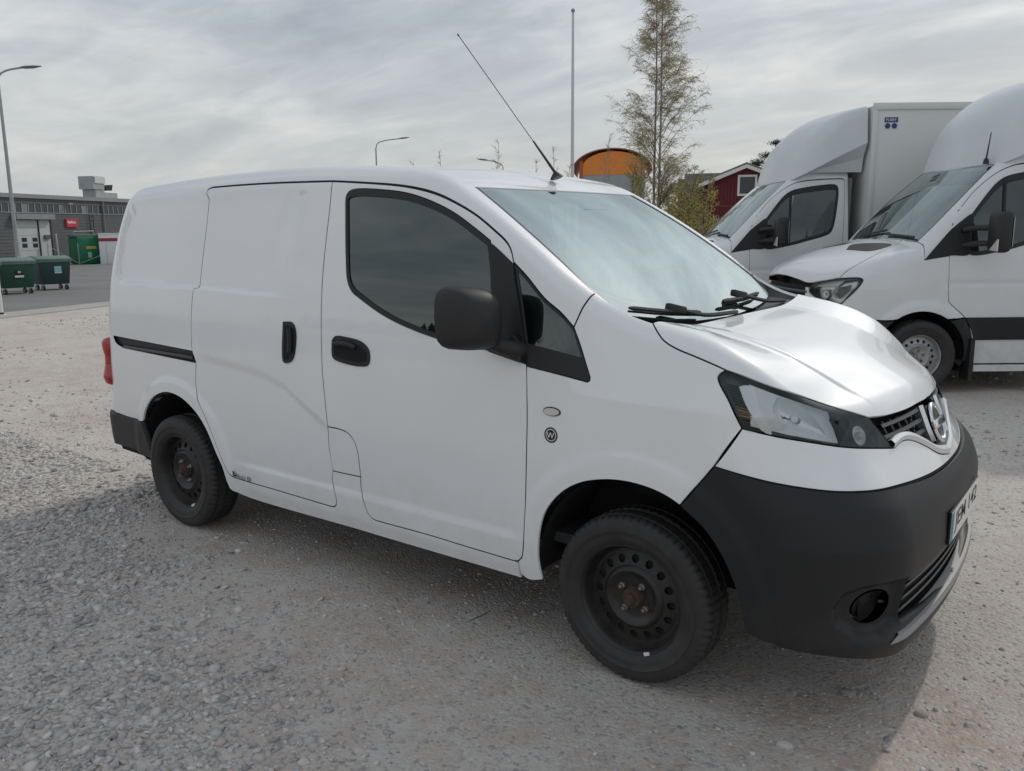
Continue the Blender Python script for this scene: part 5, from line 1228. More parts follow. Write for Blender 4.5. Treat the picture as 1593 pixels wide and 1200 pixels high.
    for zz in np.arange(.4, 2.5, .22): MB().tube([W(1.93, zz, .10), W(2.22, zz, .10)], .011, 4).build('ladder_rung', BLACKP, b)
    MB().tube([W(3.15, 0, .08), W(3.15, 3.2, .08)], .04, 6).build('downpipe', CLADL, b)
    wl = MB().obox(W(.40, 3.0, .18), W(1, 0, 0) - W(0, 0, 0), (.25, .2, .08)).build('wall_lamp', FRAMEG, b)
    return W
def wheelie_bin(loc, rz, body, label, sticker, size=(.66, .72, .60)):
    w, h, dp = size
    t = thing('waste_container', label, 'waste bin', loc, rz, 'wheeled waste containers on the asphalt')
    z0 = .17; a = .86   # tapers to the bottom
    V = [(-w/2*a, -dp/2*a, z0), (w/2*a, -dp/2*a, z0), (w/2*a, dp/2*a, z0), (-w/2*a, dp/2*a, z0), (-w/2, -dp/2, h), (w/2, -dp/2, h), (w/2, dp/2, h), (-w/2, dp/2, h)]
    MB().add(V, [(0, 3, 2, 1), (4, 5, 6, 7), (0, 1, 5, 4), (1, 2, 6, 5), (2, 3, 7, 6), (3, 0, 4, 7)]).build('bin_body', body, t, bevel=.02, smooth=40)
    MB().box((-w/2-.02, -dp/2-.02, h-.05), (w/2+.02, dp/2+.02, h), bev=.01).build('bin_rim', BINLID, t, smooth=40)
    MB().prism([(-w/2-.025, -dp/2-.03, h+.002), (-w/2-.025, dp/2+.03, h+.002), (-w/2-.025, dp/2+.03, h+.10), (-w/2-.025, 0, h+.12), (-w/2-.025, -dp/2-.02, h+.05)], (w+.05, 0, 0)).build('lid', BINLID, t, bevel=.012, smooth=40)
    for x in (-w/2*.72, w/2*.72):
        for y in (-dp/2*.62, dp/2*.62):
            wh = MB().lathe([(-.02, .0), (-.02, .072), (.02, .072), (.02, 0)], o=(x, y, .072), ax=(1, .25, 0), n=18).build('castor', RUBBER, t, smooth=40)
            MB().lathe([(-.024, 0), (-.024, .035), (.024, .035), (.024, 0)], o=(x, y, .072), ax=(1, .25, 0), n=12).build('castor_disc', GALV, wh)
            MB().box((x-.03, y-.015, .09), (x-.022, y+.015, z0)).box((x+.022, y-.015, .09), (x+.03, y+.015, z0)).build('castor_fork', GALV, wh)
    for m, x0, x1, za, zb in sticker: MB().box((x0, -dp/2*.97-.012, za), (x1, -dp/2*.97-.008, zb)).build('sticker', m, t)
    return t
def twig_tree(name, label, cat, loc, h, stems, seed, spread, mtw, leaves=0, leafmat=None, lean=0., zmin=.12, bark=None, nb=44, group=None, tw=26, droop=.25, r0=.05):
    """slender deciduous tree: tapered stems, limbs and a haze of fine twigs"""
    rr = random.Random(seed); t = thing(name, label, cat, loc, 0, group)
    trunk = MB(); limb = MB(); tg = MB(); tips = []
    def path(p, d, L, n, wob, grav):
        P = [np.array(p, float)]; d = np.array(d, float); d /= np.linalg.norm(d)
        for i in range(n):
            d = d + np.array([rr.gauss(0, wob), rr.gauss(0, wob), rr.gauss(0, wob*.6) - grav*i/n]); d = unit(d); P.append(P[-1] + d*L/n)
        return P
    for (sx, sy, sh) in stems:
        P = path((sx*.35, sy*.35, 0), (sx*.12/h*3 + lean, sy*.12/h*3, 1), h*sh, 12, .018, 0)
        rad = [r0*sh*(1 - i/12.5) + .006 for i in range(13)]
        trunk.tube(P, rad, 7)
        for b in range(nb):
            f = zmin + (1-zmin)*((b + rr.random())/nb)**.9; k = f*12; i = min(11, int(k)); p = P[i] + (P[i+1]-P[i])*(k-i)
            az = rr.random()*2*math.pi; Lb = spread*h*(1 - f*.80)*(.6 + .7*rr.random())*sh
            if f < .25: Lb *= .55 + f*1.8
            B = path(p, (math.cos(az), math.sin(az), .95 + .4*rr.random()), Lb, 6, .10, -.02)
            limb.tube(B, [max(.005, .020*(1-f*.6)*(1 - j/7)) for j in range(7)], 4, cap=False)
            for q in range(tw):
                u = .2 + .8*rr.random(); kk = u*6; j = min(5, int(kk)); pb = B[j] + (B[j+1]-B[j])*(kk-j)
                az2 = az + rr.gauss(0, 1.0); Lt = (.16 + .30*rr.random())*h*.105
                T = path(pb, (math.cos(az2), math.sin(az2), .35 + .6*rr.random()), Lt, 3, .22, droop)
                tg.tube(T, [.0042, .0034, .0028, .002], 3, cap=False); tips.append(T)
    trunk.build('trunk', bark or BARKB, t, smooth=60)
    limb.build('limbs', TWIG if bark is None else bark, t)['kind'] = 'stuff'; tg.build('crown', mtw, t)['kind'] = 'stuff'
    if leaves:
        L = MB()
        for _ in range(leaves):
            T = rr.choice(tips)
            p = np.array(T[rr.choice((1, 2, 3))]) + np.array([rr.gauss(0, .03) for _ in range(3)])
            if rr.random() > math.exp(-((p[2]/h)-.15)*2.2): continue
            a = np.array([rr.gauss(0, 1) for _ in range(3)]); a = unit(a); b = unit(cross3(a, [rr.gauss(0, 1) for _ in range(3)])); s = .018 + .016*rr.random()
            L.add([p, p + a*s + b*s*.5, p + a*s*2, p + a*s - b*s*.5], [(0, 1, 2, 3)])
        L.build('leaves', leafmat or LEAFY, t)['kind'] = 'stuff'
    return t
def birch(name, label, loc, h, seed):
    """two slender stems, rising limbs, drooping sprays of fine twigs, first leaves low down"""
    rr = random.Random(seed); t = thing(name, label, 'tree', loc); G = rr.gauss
    trunk = MB(); limb = MB(); tg = MB(); tips = []
    def path(p, d, L, n, wob, grav):
        P = [np.array(p, float)]; d = np.array(d, float); d /= np.linalg.norm(d)
        for i in range(n):
            d = d + np.array([G(0, wob), G(0, wob), G(0, wob*.6) - grav*(i+1)/n]); d = unit(d); P.append(P[-1] + d*L/n)
        return P
    for sx, sy, sh in ((0, 0, 1.03), (.20, .11, 1.0)):
        P = path((sx*.3, sy*.3, 0), (sx*.10, sy*.10, 1), h*sh, 14, .012, 0); trunk.tube(P, [.046*(1 - i/14.6) + .006 for i in range(15)], 7)
        nb = 58
        for b in range(nb):
            f = .20 + .78*(b + rr.random())/nb; k = f*14; i = min(13, int(k)); p = P[i] + (P[i+1]-P[i])*(k-i)
            az = rr.random()*2*math.pi; env = min(1, (1.06 - f)*1.55)*min(1, .45 + f*1.4); Lb = (.65 + .55*rr.random())*1.75*env
            B = path(p, (math.cos(az), math.sin(az), 1.25 + .5*rr.random()), Lb, 8, .10, .03)
            limb.tube(B, [max(.0035, .014*(1.1-f)*(1 - j/9)) for j in range(9)], 4, cap=False)
            for q in range(7):
                u = .22 + .76*rr.random(); kk = u*8; j = min(7, int(kk)); pb = B[j] + (B[j+1]-B[j])*(kk-j); az2 = az + G(0, .9)
                S2 = path(pb, (math.cos(az2), math.sin(az2), .8 + .5*G(0, .5)), (.28 + .35*rr.random())*(.45 + .55*env), 5, .18, .22)
                tg.tube(S2, [.006, .005, .0045, .004, .0035, .003], 3, cap=False)
                for w in range(12):
                    c = S2[rr.randrange(1, 6)]; az3 = az2 + G(0, 1.2)
                    T = path(c, (math.cos(az3), math.sin(az3), .35 + G(0, .4)), .12 + .20*rr.random(), 3, .25, .45)
                    tg.tube(T, [.0036, .0032, .0028, .0022], 3, cap=False); tips.append(T)
    trunk.build('trunk', BARKB, t, smooth=60); limb.build('limbs', TWIG, t)['kind'] = 'stuff'; tg.build('crown', TWIGF, t)['kind'] = 'stuff'
    L = MB()
    for _ in range(26000):
        T = rr.choice(tips); p = T[rr.choice((1, 2, 3))] + np.array([G(0, .02) for _ in range(3)])
        if rr.random() > 1.25*math.exp(-(p[2]/h)*1.5): continue
        a = np.array([G(0, 1) for _ in range(3)]); a = unit(a); b = unit(cross3(a, [G(0, 1) for _ in range(3)])); s = .012 + .010*rr.random()
        L.add([p, p + a*s + b*s*.6, p + a*s*2, p + a*s - b*s*.6], [(0, 1, 2, 3)])
    L.build('leaves', LEAFY, t)['kind'] = 'stuff'
    return t
def lamp_post(name, label, base, h, arm, head, r=.07):
    """pole with a bent arm; arm and head are offsets in plan"""
    t = thing(name, label, 'street lamp', base)
    ax, ay = arm; n = math.hypot(ax, ay)
    MB().tube([(0, 0, 0), (0, 0, 1.2)], r*1.25, 10).tube([(0, 0, 1.2), (0, 0, h-.55)], [r, r*.7], 10).build('pole', GALV, t, smooth=50)
    P = smooth_curve(np.array([(0, 0, h-.55), (ax*.08, ay*.08, h-.22), (ax*.35, ay*.35, h-.05), (ax, ay, h+.10)]), .1); MB().tube(P, r*.5, 8).build('arm', GALV, t, smooth=50)
    c = np.array((ax, ay, h+.11)); d = np.array((ax, ay, .12*n))/n
    MB().add(*_head(c, d)).build('lamp_head', mat('lamp_grey_head', (.20, .205, .21), .5), t, bevel=.01, smooth=40)
    return t
def _head(c, d):
    d, s, u = frame(d); P = []
    for a, w, zt, zb in ((-.05, .04, .03, -.03), (.12, .11, .055, -.05), (.40, .13, .055, -.05), (.68, .03, .02, -.01)):
        P += [c + d*a + s*w + u*zt*.3, c + d*a + u*zt, c + d*a - s*w + u*zt*.3, c + d*a - s*w*.8 + u*zb, c + d*a + s*w*.8 + u*zb]
    F = [(i*5+j, i*5+(j+1) % 5, (i+1)*5+(j+1) % 5, (i+1)*5+j) for i in range(3) for j in range(5)] + [tuple(range(5)), tuple(reversed(range(15, 20)))]
    return P, F
def background():
    W = depot()
    # bins: front face looks at the viewer
    face = math.atan2(-3.248-6.7, 4.05+19.5) + math.pi/2
    wheelie_bin((-19.55, 6.58, 0), face+.30, BING, 'green four-wheeled waste container with a black and white sticker', [(INK, -.06, .10, .50, .62), (PLATEW, -.08, .13, .44, .49), (PLATEW, .0, .07, .55, .60)], (.84, .82, .72))
    wheelie_bin((-20.30, 7.86, 0), face+.30, BINB, 'dark teal four-wheeled waste container with a pale square sticker', [(mat('teal_sticker', (.30, .55, .55), .5), -.02, .16, .49, .66), (PLATEW, -.02, .16, .47, .49)], (.84, .82, .72))
    wheelie_bin((-19.05, 5.55, 0), face+.30, BING, 'dark green waste container cut off by the left edge of the picture', [], (.84, .82, .72))
    # kerb post at the left edge
    t = thing('marker_post', 'slim white post standing beside the asphalt at the left edge', 'post', (-13.62, 3.80, 0))
    MB().tube([(0, 0, .05), (0, 0, 1.3)], .05, 10).build('post', WHITET, t, smooth=50); MB().tube([(0, 0, 0), (0, 0, .06)], .055, 10).build('foot', RUBBER, t)
    lamp_post('street_lamp', 'tall grey street lamp in front of the depot, its head at the left edge', (-30.93, 11.56, 0), 7.55, (.38, .72), None, .075)
    lamp_post('street_lamp', 'distant street lamp with curved arm showing above the van roof', (-38.95, 38.60, 0), 7.55, (1.15, 1.15), None, .07)
    lamp_post('street_lamp', 'distant street lamp whose arm just clears the van roof near the aerial', (-29.42, 40.4, 0), 5.72, (-.80, -.62), None, .06)
    f = thing('flagpole', 'tall bare white flagpole behind the van', 'flagpole', (-16.6, 28.63, 0))
    MB().tube([(0, 0, 0), (0, 0, 5), (0, 0, 10.55)], [.085, .075, .048], 14).build('pole', mat('flagpole_paint', (.60, .61, .62), .4), f, smooth=60)
    MB().lathe([(0, .05), (.03, .055), (.06, .075), (.10, .085), (.14, .07), (.17, .03), (.21, .0)], o=(0, 0, 10.5), ax=(0, 0, 1), n=16).build('finial', mat('finial_grey', (.25, .27, .30), .4), f, smooth=60)
    # recycling corner in front of the depot
    ig = thing('recycling_igloo', 'bright green boxy recycling container by the depot wall', 'recycling bin', (-38.60, 18.00, 0), R(88))
    MB().box((-.62, -.55, 0), (.62, .55, 1.36), bev=.16).build('shell', IGLOO, ig, smooth=40)
    MB().box((-.66, -.40, 1.33), (.60, .40, 1.46), bev=.03).build('top_cap', BINLID, ig, smooth=40); MB().tube([(-.5, 0, 1.45), (-.5, 0, 1.6), (.5, 0, 1.62), (.5, 0, 1.45)], .03, 6).build('lifting_bar', GALV, ig)
    cc = np.array((.35, -.52, 0)); dd = np.array((.56, -.83, 0))
    MB().obox((.05, -.556, .82), (1, 0, 0), (.50, .012, .14)).build('yellow_label', mat('label_yellow', (.55, .42, .10), .5), ig)
    MB().obox((-.05, -.556, .46), (1, 0, 0), (.18, .012, .28)).build('pale_mark', mat('label_pale', (.35, .50, .45), .5), ig)
    wb = thing('recycling_box', 'white recycling container with a red band beside the green igloo', 'recycling bin', (-37.62, 18.75, 0), R(62))
    MB().box((-.48, -.45, 0), (.48, .45, 1.50), bev=.03).build('box', mat('off_white', (.80, .80, .80), .5, var=.05), wb, smooth=40); MB().box((-.485, -.47, 1.12), (.485, -.452, 1.27)).build('red_band', mat('band_red', (.35, .03, .05), .5), wb); MB().box((-.50, -.47, 1.46), (.50, .47, 1.52)).build('lid', mat('off_white', (.6, .6, .6), .5), wb)
    fc = thing('site_barrier', 'thin grey barrier fence standing before the recycling containers', 'fence', (-37.9, 17.3, 0), R(62))
    for x in (-1.3, 0, 1.25): MB().tube([(x, 0, 0), (x, 0, 1.05)], .022, 6).build('post', GALV, fc)
    MB().tube([(-1.3, 0, .95), (0, 0, .05)], .014, 5).build('brace', GALV, fc); MB().tube([(.0, 0, .05), (1.25, 0, .55)], .014, 5).build('brace', GALV, fc)
    # orange arched shed
    W2 = bg_wall_frame((-18.62, 35.6), R(30))
    o = thing('arched_shed', 'orange-fronted shed with a curved roof behind the birch', 'shed')
    hw = 1.62; zs, zt = 4.55, 5.42
    arc = [(hw*math.cos(a), zs + (zt-zs)*math.sin(a)) for a in np.linspace(0, math.pi, 20)]
    fr = [W2(s, z, 0) for s, z in arc] + [W2(-hw, 4.25, 0), W2(hw, 4.25, 0)]
    MB().prism(fr, W2(0, 0, -6) - W2(0, 0, 0)).build('gable', ORANGE, o)
    fbox(W2, -hw+.04, hw, 0, 4.25, -6, -.02).build('wall', GREYW, o); fbox(W2, -hw-.12, -hw+.06, 0, 4.95, -.3, .03).build('corner_post', mat('orange_red', (.42, .09, .05), .6), o)
    for s in np.arange(-hw+.5, hw, .65): fbox(W2, s, s+.02, 4.3, 5.1, -.01, .015).build('panel_joint', ORANGER, o)
    R2 = 2.05; A = [W2(R2*math.cos(a)*1.0 - .05, zs - .05 + (zt-zs+.22)*math.sin(a), .12) for a in np.linspace(-.02, math.pi+.02, 24)]; B = [p + (W2(0, 0, -6.5) - W2(0, 0, 0)) for p in A]; C_ = [p - np.array((0, 0, .04)) for p in A]; D_ = [p - np.array((0, 0, .04)) for p in B]
    MB().strip(A, B).strip(C_, D_).strip(A, C_).build('curved_roof', ORANGER, o, smooth=40)
    # red house
    W3 = bg_wall_frame((-11.54, 35.75), R(22))
    h = thing('red_house', 'dark red wooden house with white trim and grey roof behind the trucks', 'house')
    gw = 1.95; zr, ze = 4.30, 3.55
    MB().prism([W3(-gw, 0), W3(gw, 0), W3(gw, ze), W3(0, zr), W3(-gw, ze)], W3(0, 0, -5) - W3(0, 0, 0)).build('gable_wall', REDW, h)
    for s in np.arange(-gw, gw, .16):
        zz = zr - (zr-ze)*abs(s+.08)/gw; fbox(W3, s, s+.13, 0, zz-.02, 0, .02).build('board', REDW, h)
    for sg in (-1, 1):
        A = [W3(0, zr+.12, .25), W3(sg*(gw+.28), ze-.02, .25)]; B = [W3(0, zr-.06, .25), W3(sg*(gw+.28), ze-.20, .25)]
        MB().strip(A, B).strip([p + (W3(0, 0, .03) - W3(0, 0, 0)) for p in A], [p + (W3(0, 0, .03) - W3(0, 0, 0)) for p in B]).strip(A, [p + (W3(0, 0, .03) - W3(0, 0, 0)) for p in A]).build('bargeboard', WHITET, h)
        MB().prism([W3(0, zr+.20, .28), W3(sg*(gw+.32), ze+.05, .28), W3(sg*(gw+.32), ze-.02, .28), W3(0, zr+.10, .28)], W3(0, 0, -5.6) - W3(0, 0, 0)).build('roof', ROOFG, h)
    w = fbox(W3, -.38, .50, 2.98, 3.94, .02, .05).build('window', WHITET, h); fbox(W3, -.28, .40, 3.08, 3.84, .05, .056).build('pane', WINB, w)
    fbox(W3, -gw, gw, 2.50, 2.54, .02, .035).build('band', mat('red_band_d', (.20, .05, .05), .8), h)
    # long wing of the house with grey sheet roof
    W4 = bg_wall_frame((-14.9, 36.2), R(22)); 
    MB().prism([W4(0, 4.15, 0), W4(2.6, 4.15, 0), W4(2.6, 3.0, .9), W4(0, 3.0, .9)], np.array((0, 0, -.08))).build('wing_roof', ROOFG, h)
    for s in np.arange(.1, 2.6, .12): MB().tube([W4(s, 4.16, 0), W4(s, 3.02, .9)], .018, 4).build('roof_rib', ROOFG, h)
    fbox(W4, -.3, 2.4, 0, 3.9, -2.0, .1).build('wing_wall', OLIVEW, h)
    # garden fence and grey junk by the house
    g = thing('mesh_fence', 'wire mesh garden fence below the red house', 'fence', (-10.3, 27.4, 0), R(22))
    for x in (-1.2, -.2, .8, 1.8): MB().tube([(x, 0, 0), (x, 0, 2.0)], .03, 6).build('post', GALV, g)
    mesh = MB()
    for x in np.arange(-1.6, 2.2, .10): mesh.tube([(x, 0, .1), (x+.5, 0, 1.95)], .006, 3, cap=False); mesh.tube([(x+.5, 0, .1), (x, 0, 1.95)], .006, 3, cap=False)
    mesh.build('mesh', GALV, g)['kind'] = 'stuff'
    # trees
    birch('birch_tree', 'tall slender birch with bare twigs and budding leaves behind the van', (-8.42, 20.70, 0), 9.2, 11)
    for i, (x, y, hh, lab, sp) in enumerate(((-8.9, 20.6, 3.9, 'leafing shrub at the foot of the birch, on its left', .42), (-7.6, 21.2, 3.3, 'leafing shrub at the foot of the birch, on its right', .42), (-8.35, 23.2, 3.1, 'leafing shrub between the birch and the red house', .36), (-9.6, 24.4, 3.3, 'low leafing shrub in front of the arched shed', .40))):
        twig_tree('shrub', lab, 'shrub', (x, y, 0), hh, [(0, 0, 1), (.9, .3, .9), (-.8, .5, .85), (.2, -.9, .8)], 30+i, sp, TWIGY, leaves=15000, nb=22, tw=26, zmin=.05, r0=.03, droop=.1, group='shrubs round the birch')
    for i, (x, y, hh, lab) in enumerate(((-15.79, 19.26, 4.15, 'bare sapling whose twigs show over the middle of the van roof'), (-16.7, 18.5, 3.85, 'low bare sapling showing left of the van roof twigs'), (-14.39, 20.41, 4.5, 'thin bare sapling in line with the aerial'), (-12.67, 21.66, 4.35, 'bare sapling left of the flagpole foot'), (-11.44, 22.44, 4.75, 'bare sapling in front of the arched shed'), (-13.4, 21.2, 3.9, 'small bare sapling between the aerial and the flagpole'))):
        twig_tree('sapling', lab, 'sapling', (x, y, 0), hh, [(0, 0, 1), (.5, .3, .86)], 50+i, .16, TWIGF, nb=16, tw=7, zmin=.3, r0=.014, droop=-.1, bark=TWIGF, group='bare saplings behind the van')
    # pine
    rr = random.Random(5); t = thing('pine_tree', 'dark pine crown rising behind the far truck', 'tree', (-16.6, 53.1, 0))
    MB().tube([(0, 0, 0), (.1, 0, 3), (.0, .1, 5.6), (.25, .1, 6.9)], [.2, .16, .10, .05], 8).build('trunk', BARKP, t, smooth=60)
    br = MB(); nd = MB()
    for (dx, dz, s) in ((-.95, 5.75, .55), (-.5, 6.15, .5), (.25, 6.35, .6), (.75, 6.75, .55), (1.15, 6.95, .40), (-.25, 5.3, .5), (.7, 6.1, .5), (-.8, 5.0, .35), (.1, 6.95, .4), (-1.2, 5.6, .3), (.3, 5.6, .5), (-.1, 4.6, .5), (.9, 5.2, .5)):
        c = np.array((dx*.95, dx*.35 + rr.gauss(0, .2), dz)); br.tube([(0, 0, dz-.5), c*[.5, .5, 1] - [0, 0, .12], c], [.05, .03, .015], 5)
        for _ in range(420):
            v = np.array([rr.gauss(0, .50), rr.gauss(0, .5), rr.gauss(0, .20)])*s; p_ = c + v; a = np.array([rr.gauss(0, 1), rr.gauss(0, 1), rr.gauss(.3, .6)]); a /= np.linalg.norm(a); b_ = np.cross(a, [rr.gauss(0, 1) for _ in range(3)]); b_ /= np.linalg.norm(b_); L_ = .10 + .08*rr.random()
            nd.add([p_ - b_*.02, p_ + b_*.02, p_ + a*L_], [(0, 1, 2)])
    br.build('branches', BARKP, t); nd.build('crown', LEAFD, t)['kind'] = 'stuff'
    # wood on the far side of the lot, seen in the van's side glass
    fb = MB(); rr = random.Random(9)
    for i in range(420):
        x = -150 + 330*rr.random(); y = -115 - 18*rr.random(); hh = 5 + 4.5*rr.random(); r_ = 1.3 + 1.2*rr.random()
        for k in range(4):
            zb = hh*(.12 + .2*k); rk = r_*(1 - .2*k); n = 7
            V = [(x + rk*math.cos(a)*(.8+.4*rr.random()), y + rk*math.sin(a)*(.8+.4*rr.random()), zb) for a in np.linspace(0, 2*math.pi, n, endpoint=False)] + [(x, y, zb + hh*.32)]
            fb.add(V, [(j, (j+1) % n, n) for j in range(n)])
    fo = obj('far_wood', fb.V, fb.F, LEAFD); tag(fo, 'dark line of conifers along the far side of the lot', 'trees', kind='stuff')
# ---------------------------------------------------------------- ground
def vnoise(x, y, s, seed):
    g = np.random.default_rng(seed).random((64, 64)); u = x/s; v = y/s
    i = np.floor(u).astype(int); j = np.floor(v).astype(int); fu = u - i; fv = v - j; fu = fu*fu*(3-2*fu); fv = fv*fv*(3-2*fv)
    a = g[i % 64, j % 64]; b = g[(i+1) % 64, j % 64]; c = g[i % 64, (j+1) % 64]; d = g[(i+1) % 64, (j+1) % 64]
    return (a*(1-fu) + b*fu)*(1-fv) + (c*(1-fu) + d*fu)*fv
def coarse_mask(x, y):
    """1 where the loose coarse gravel lies: a band along the camera side of the van and its tail"""
    line = -1.18 - .25*np.clip(x - .2, -1, 3) + .55*np.clip(-x - .3, 0, 3)
    m = sstep(.42, -.62, y - line + .55*(vnoise(x, y, .45, 1) - .5) + .35*(vnoise(x, y, .16, 2) - .5))
    return m*sstep(3.0, 2.1, x + .35*(vnoise(x, y, .5, 5)-.5))*(.55 + .45*sstep(.3, .6, vnoise(x, y, .7, 3)))
def ground_z(x, y):
    near = np.exp(-((x-1.5)**2 + (y+1)**2)/120.)
    return near*(.030*(vnoise(x, y, 1.7, 7) - .5) + .014*(vnoise(x, y, .5, 8) - .5) + .006*(vnoise(x, y, .17, 9) - .5))*sstep(.0, .35, np.minimum.reduce([np.hypot(x-px, y-py) for px, py in ((0, -.75), (2.725, -.745), (0, .75), (2.725, .745))]) - .12) - .003
def gravel_mat():
    m = bpy.data.materials.new('gravel_ground'); m.use_nodes = True; nt = m.node_tree; N = nt.nodes.new; L = nt.links.new; b = nt.nodes['Principled BSDF']; b.inputs['Roughness'].default_value = .92; b.inputs['Specular IOR Level'].default_value = .25
    g = N('ShaderNodeNewGeometry')
    def noise(sc, det=6, ro=.6):
        n = N('ShaderNodeTexNoise'); n.inputs['Scale'].default_value = sc; n.inputs['Detail'].default_value = det; n.inputs['Roughness'].default_value = ro; L(g.outputs['Position'], n.inputs['Vector']); return n
    def mixc(f, a, c2):
        x = N('ShaderNodeMixRGB'); L(f, x.inputs[0])
        for k, v in ((1, a), (2, c2)):
            if isinstance(v, tuple): x.inputs[k].default_value = (*v, 1)
            else: L(v, x.inputs[k])
        return x.outputs[0]
    def ramp(s, a, c2):
        r = N('ShaderNodeMapRange'); r.inputs[1].default_value = a; r.inputs[2].default_value = c2; L(s, r.inputs[0]); return r.outputs[0]
    c = mixc(ramp(noise(.35, 5).outputs['Fac'], .38, .62), (.62, .56, .50), (.53, .478, .432))
    c = mixc(ramp(noise(.8, 6).outputs['Fac'], .44, .66), c, (.50, .395, .335))
    c = mixc(ramp(noise(5., 8, .7).outputs['Fac'], .40, .72), c, (.62, .595, .56))
    v = N('ShaderNodeTexVoronoi'); v.inputs['Scale'].default_value = 75; L(g.outputs['Position'], v.inputs['Vector'])
    vs = N('ShaderNodeSeparateColor'); L(v.outputs['Color'], vs.inputs[0])
    c = mixc(ramp(vs.outputs[0], .76, 1.0), c, (.36, .345, .33)); c = mixc(ramp(vs.outputs[1], .88, 1.0), c, (.62, .59, .56))
    n3 = noise(38, 8, .75); c = mixc(ramp(n3.outputs['Fac'], .57, .70), c, (.27, .255, .245))
    L(c, b.inputs['Base Color'])
    ad = N('ShaderNodeMath'); ad.operation = 'MULTIPLY_ADD'; L(v.outputs['Distance'], ad.inputs[0]); ad.inputs[1].default_value = -.8; L(noise(120, 8, .7).outputs['Fac'], ad.inputs[2])
    a2 = N('ShaderNodeMath'); a2.operation = 'ADD'; L(ad.outputs[0], a2.inputs[0]); L(noise(22, 8, .7).outputs['Fac'], a2.inputs[1])
    bp = N('ShaderNodeBump'); bp.inputs['Strength'].default_value = .65; bp.inputs['Distance'].default_value = .010; L(a2.outputs[0], bp.inputs['Height']); L(bp.outputs[0], b.inputs['Normal'])
    return m
def fast_mesh(name, V, T, m, colors=None):
    me = bpy.data.meshes.new(name); me.vertices.add(len(V)); me.vertices.foreach_set('co', V.astype(np.float32).ravel())
    me.loops.add(T.size); me.loops.foreach_set('vertex_index', T.astype(np.int32).ravel()); me.polygons.add(len(T)); me.polygons.foreach_set('loop_start', np.arange(0, T.size, 3, dtype=np.int32))
    me.update(calc_edges=True); me.materials.append(m)
    if colors is not None:
        at = me.color_attributes.new('tone', 'FLOAT_COLOR', 'POINT'); at.data.foreach_set('color', colors.astype(np.float32).ravel())
    o = bpy.data.objects.new(name, me); col.objects.link(o); return o
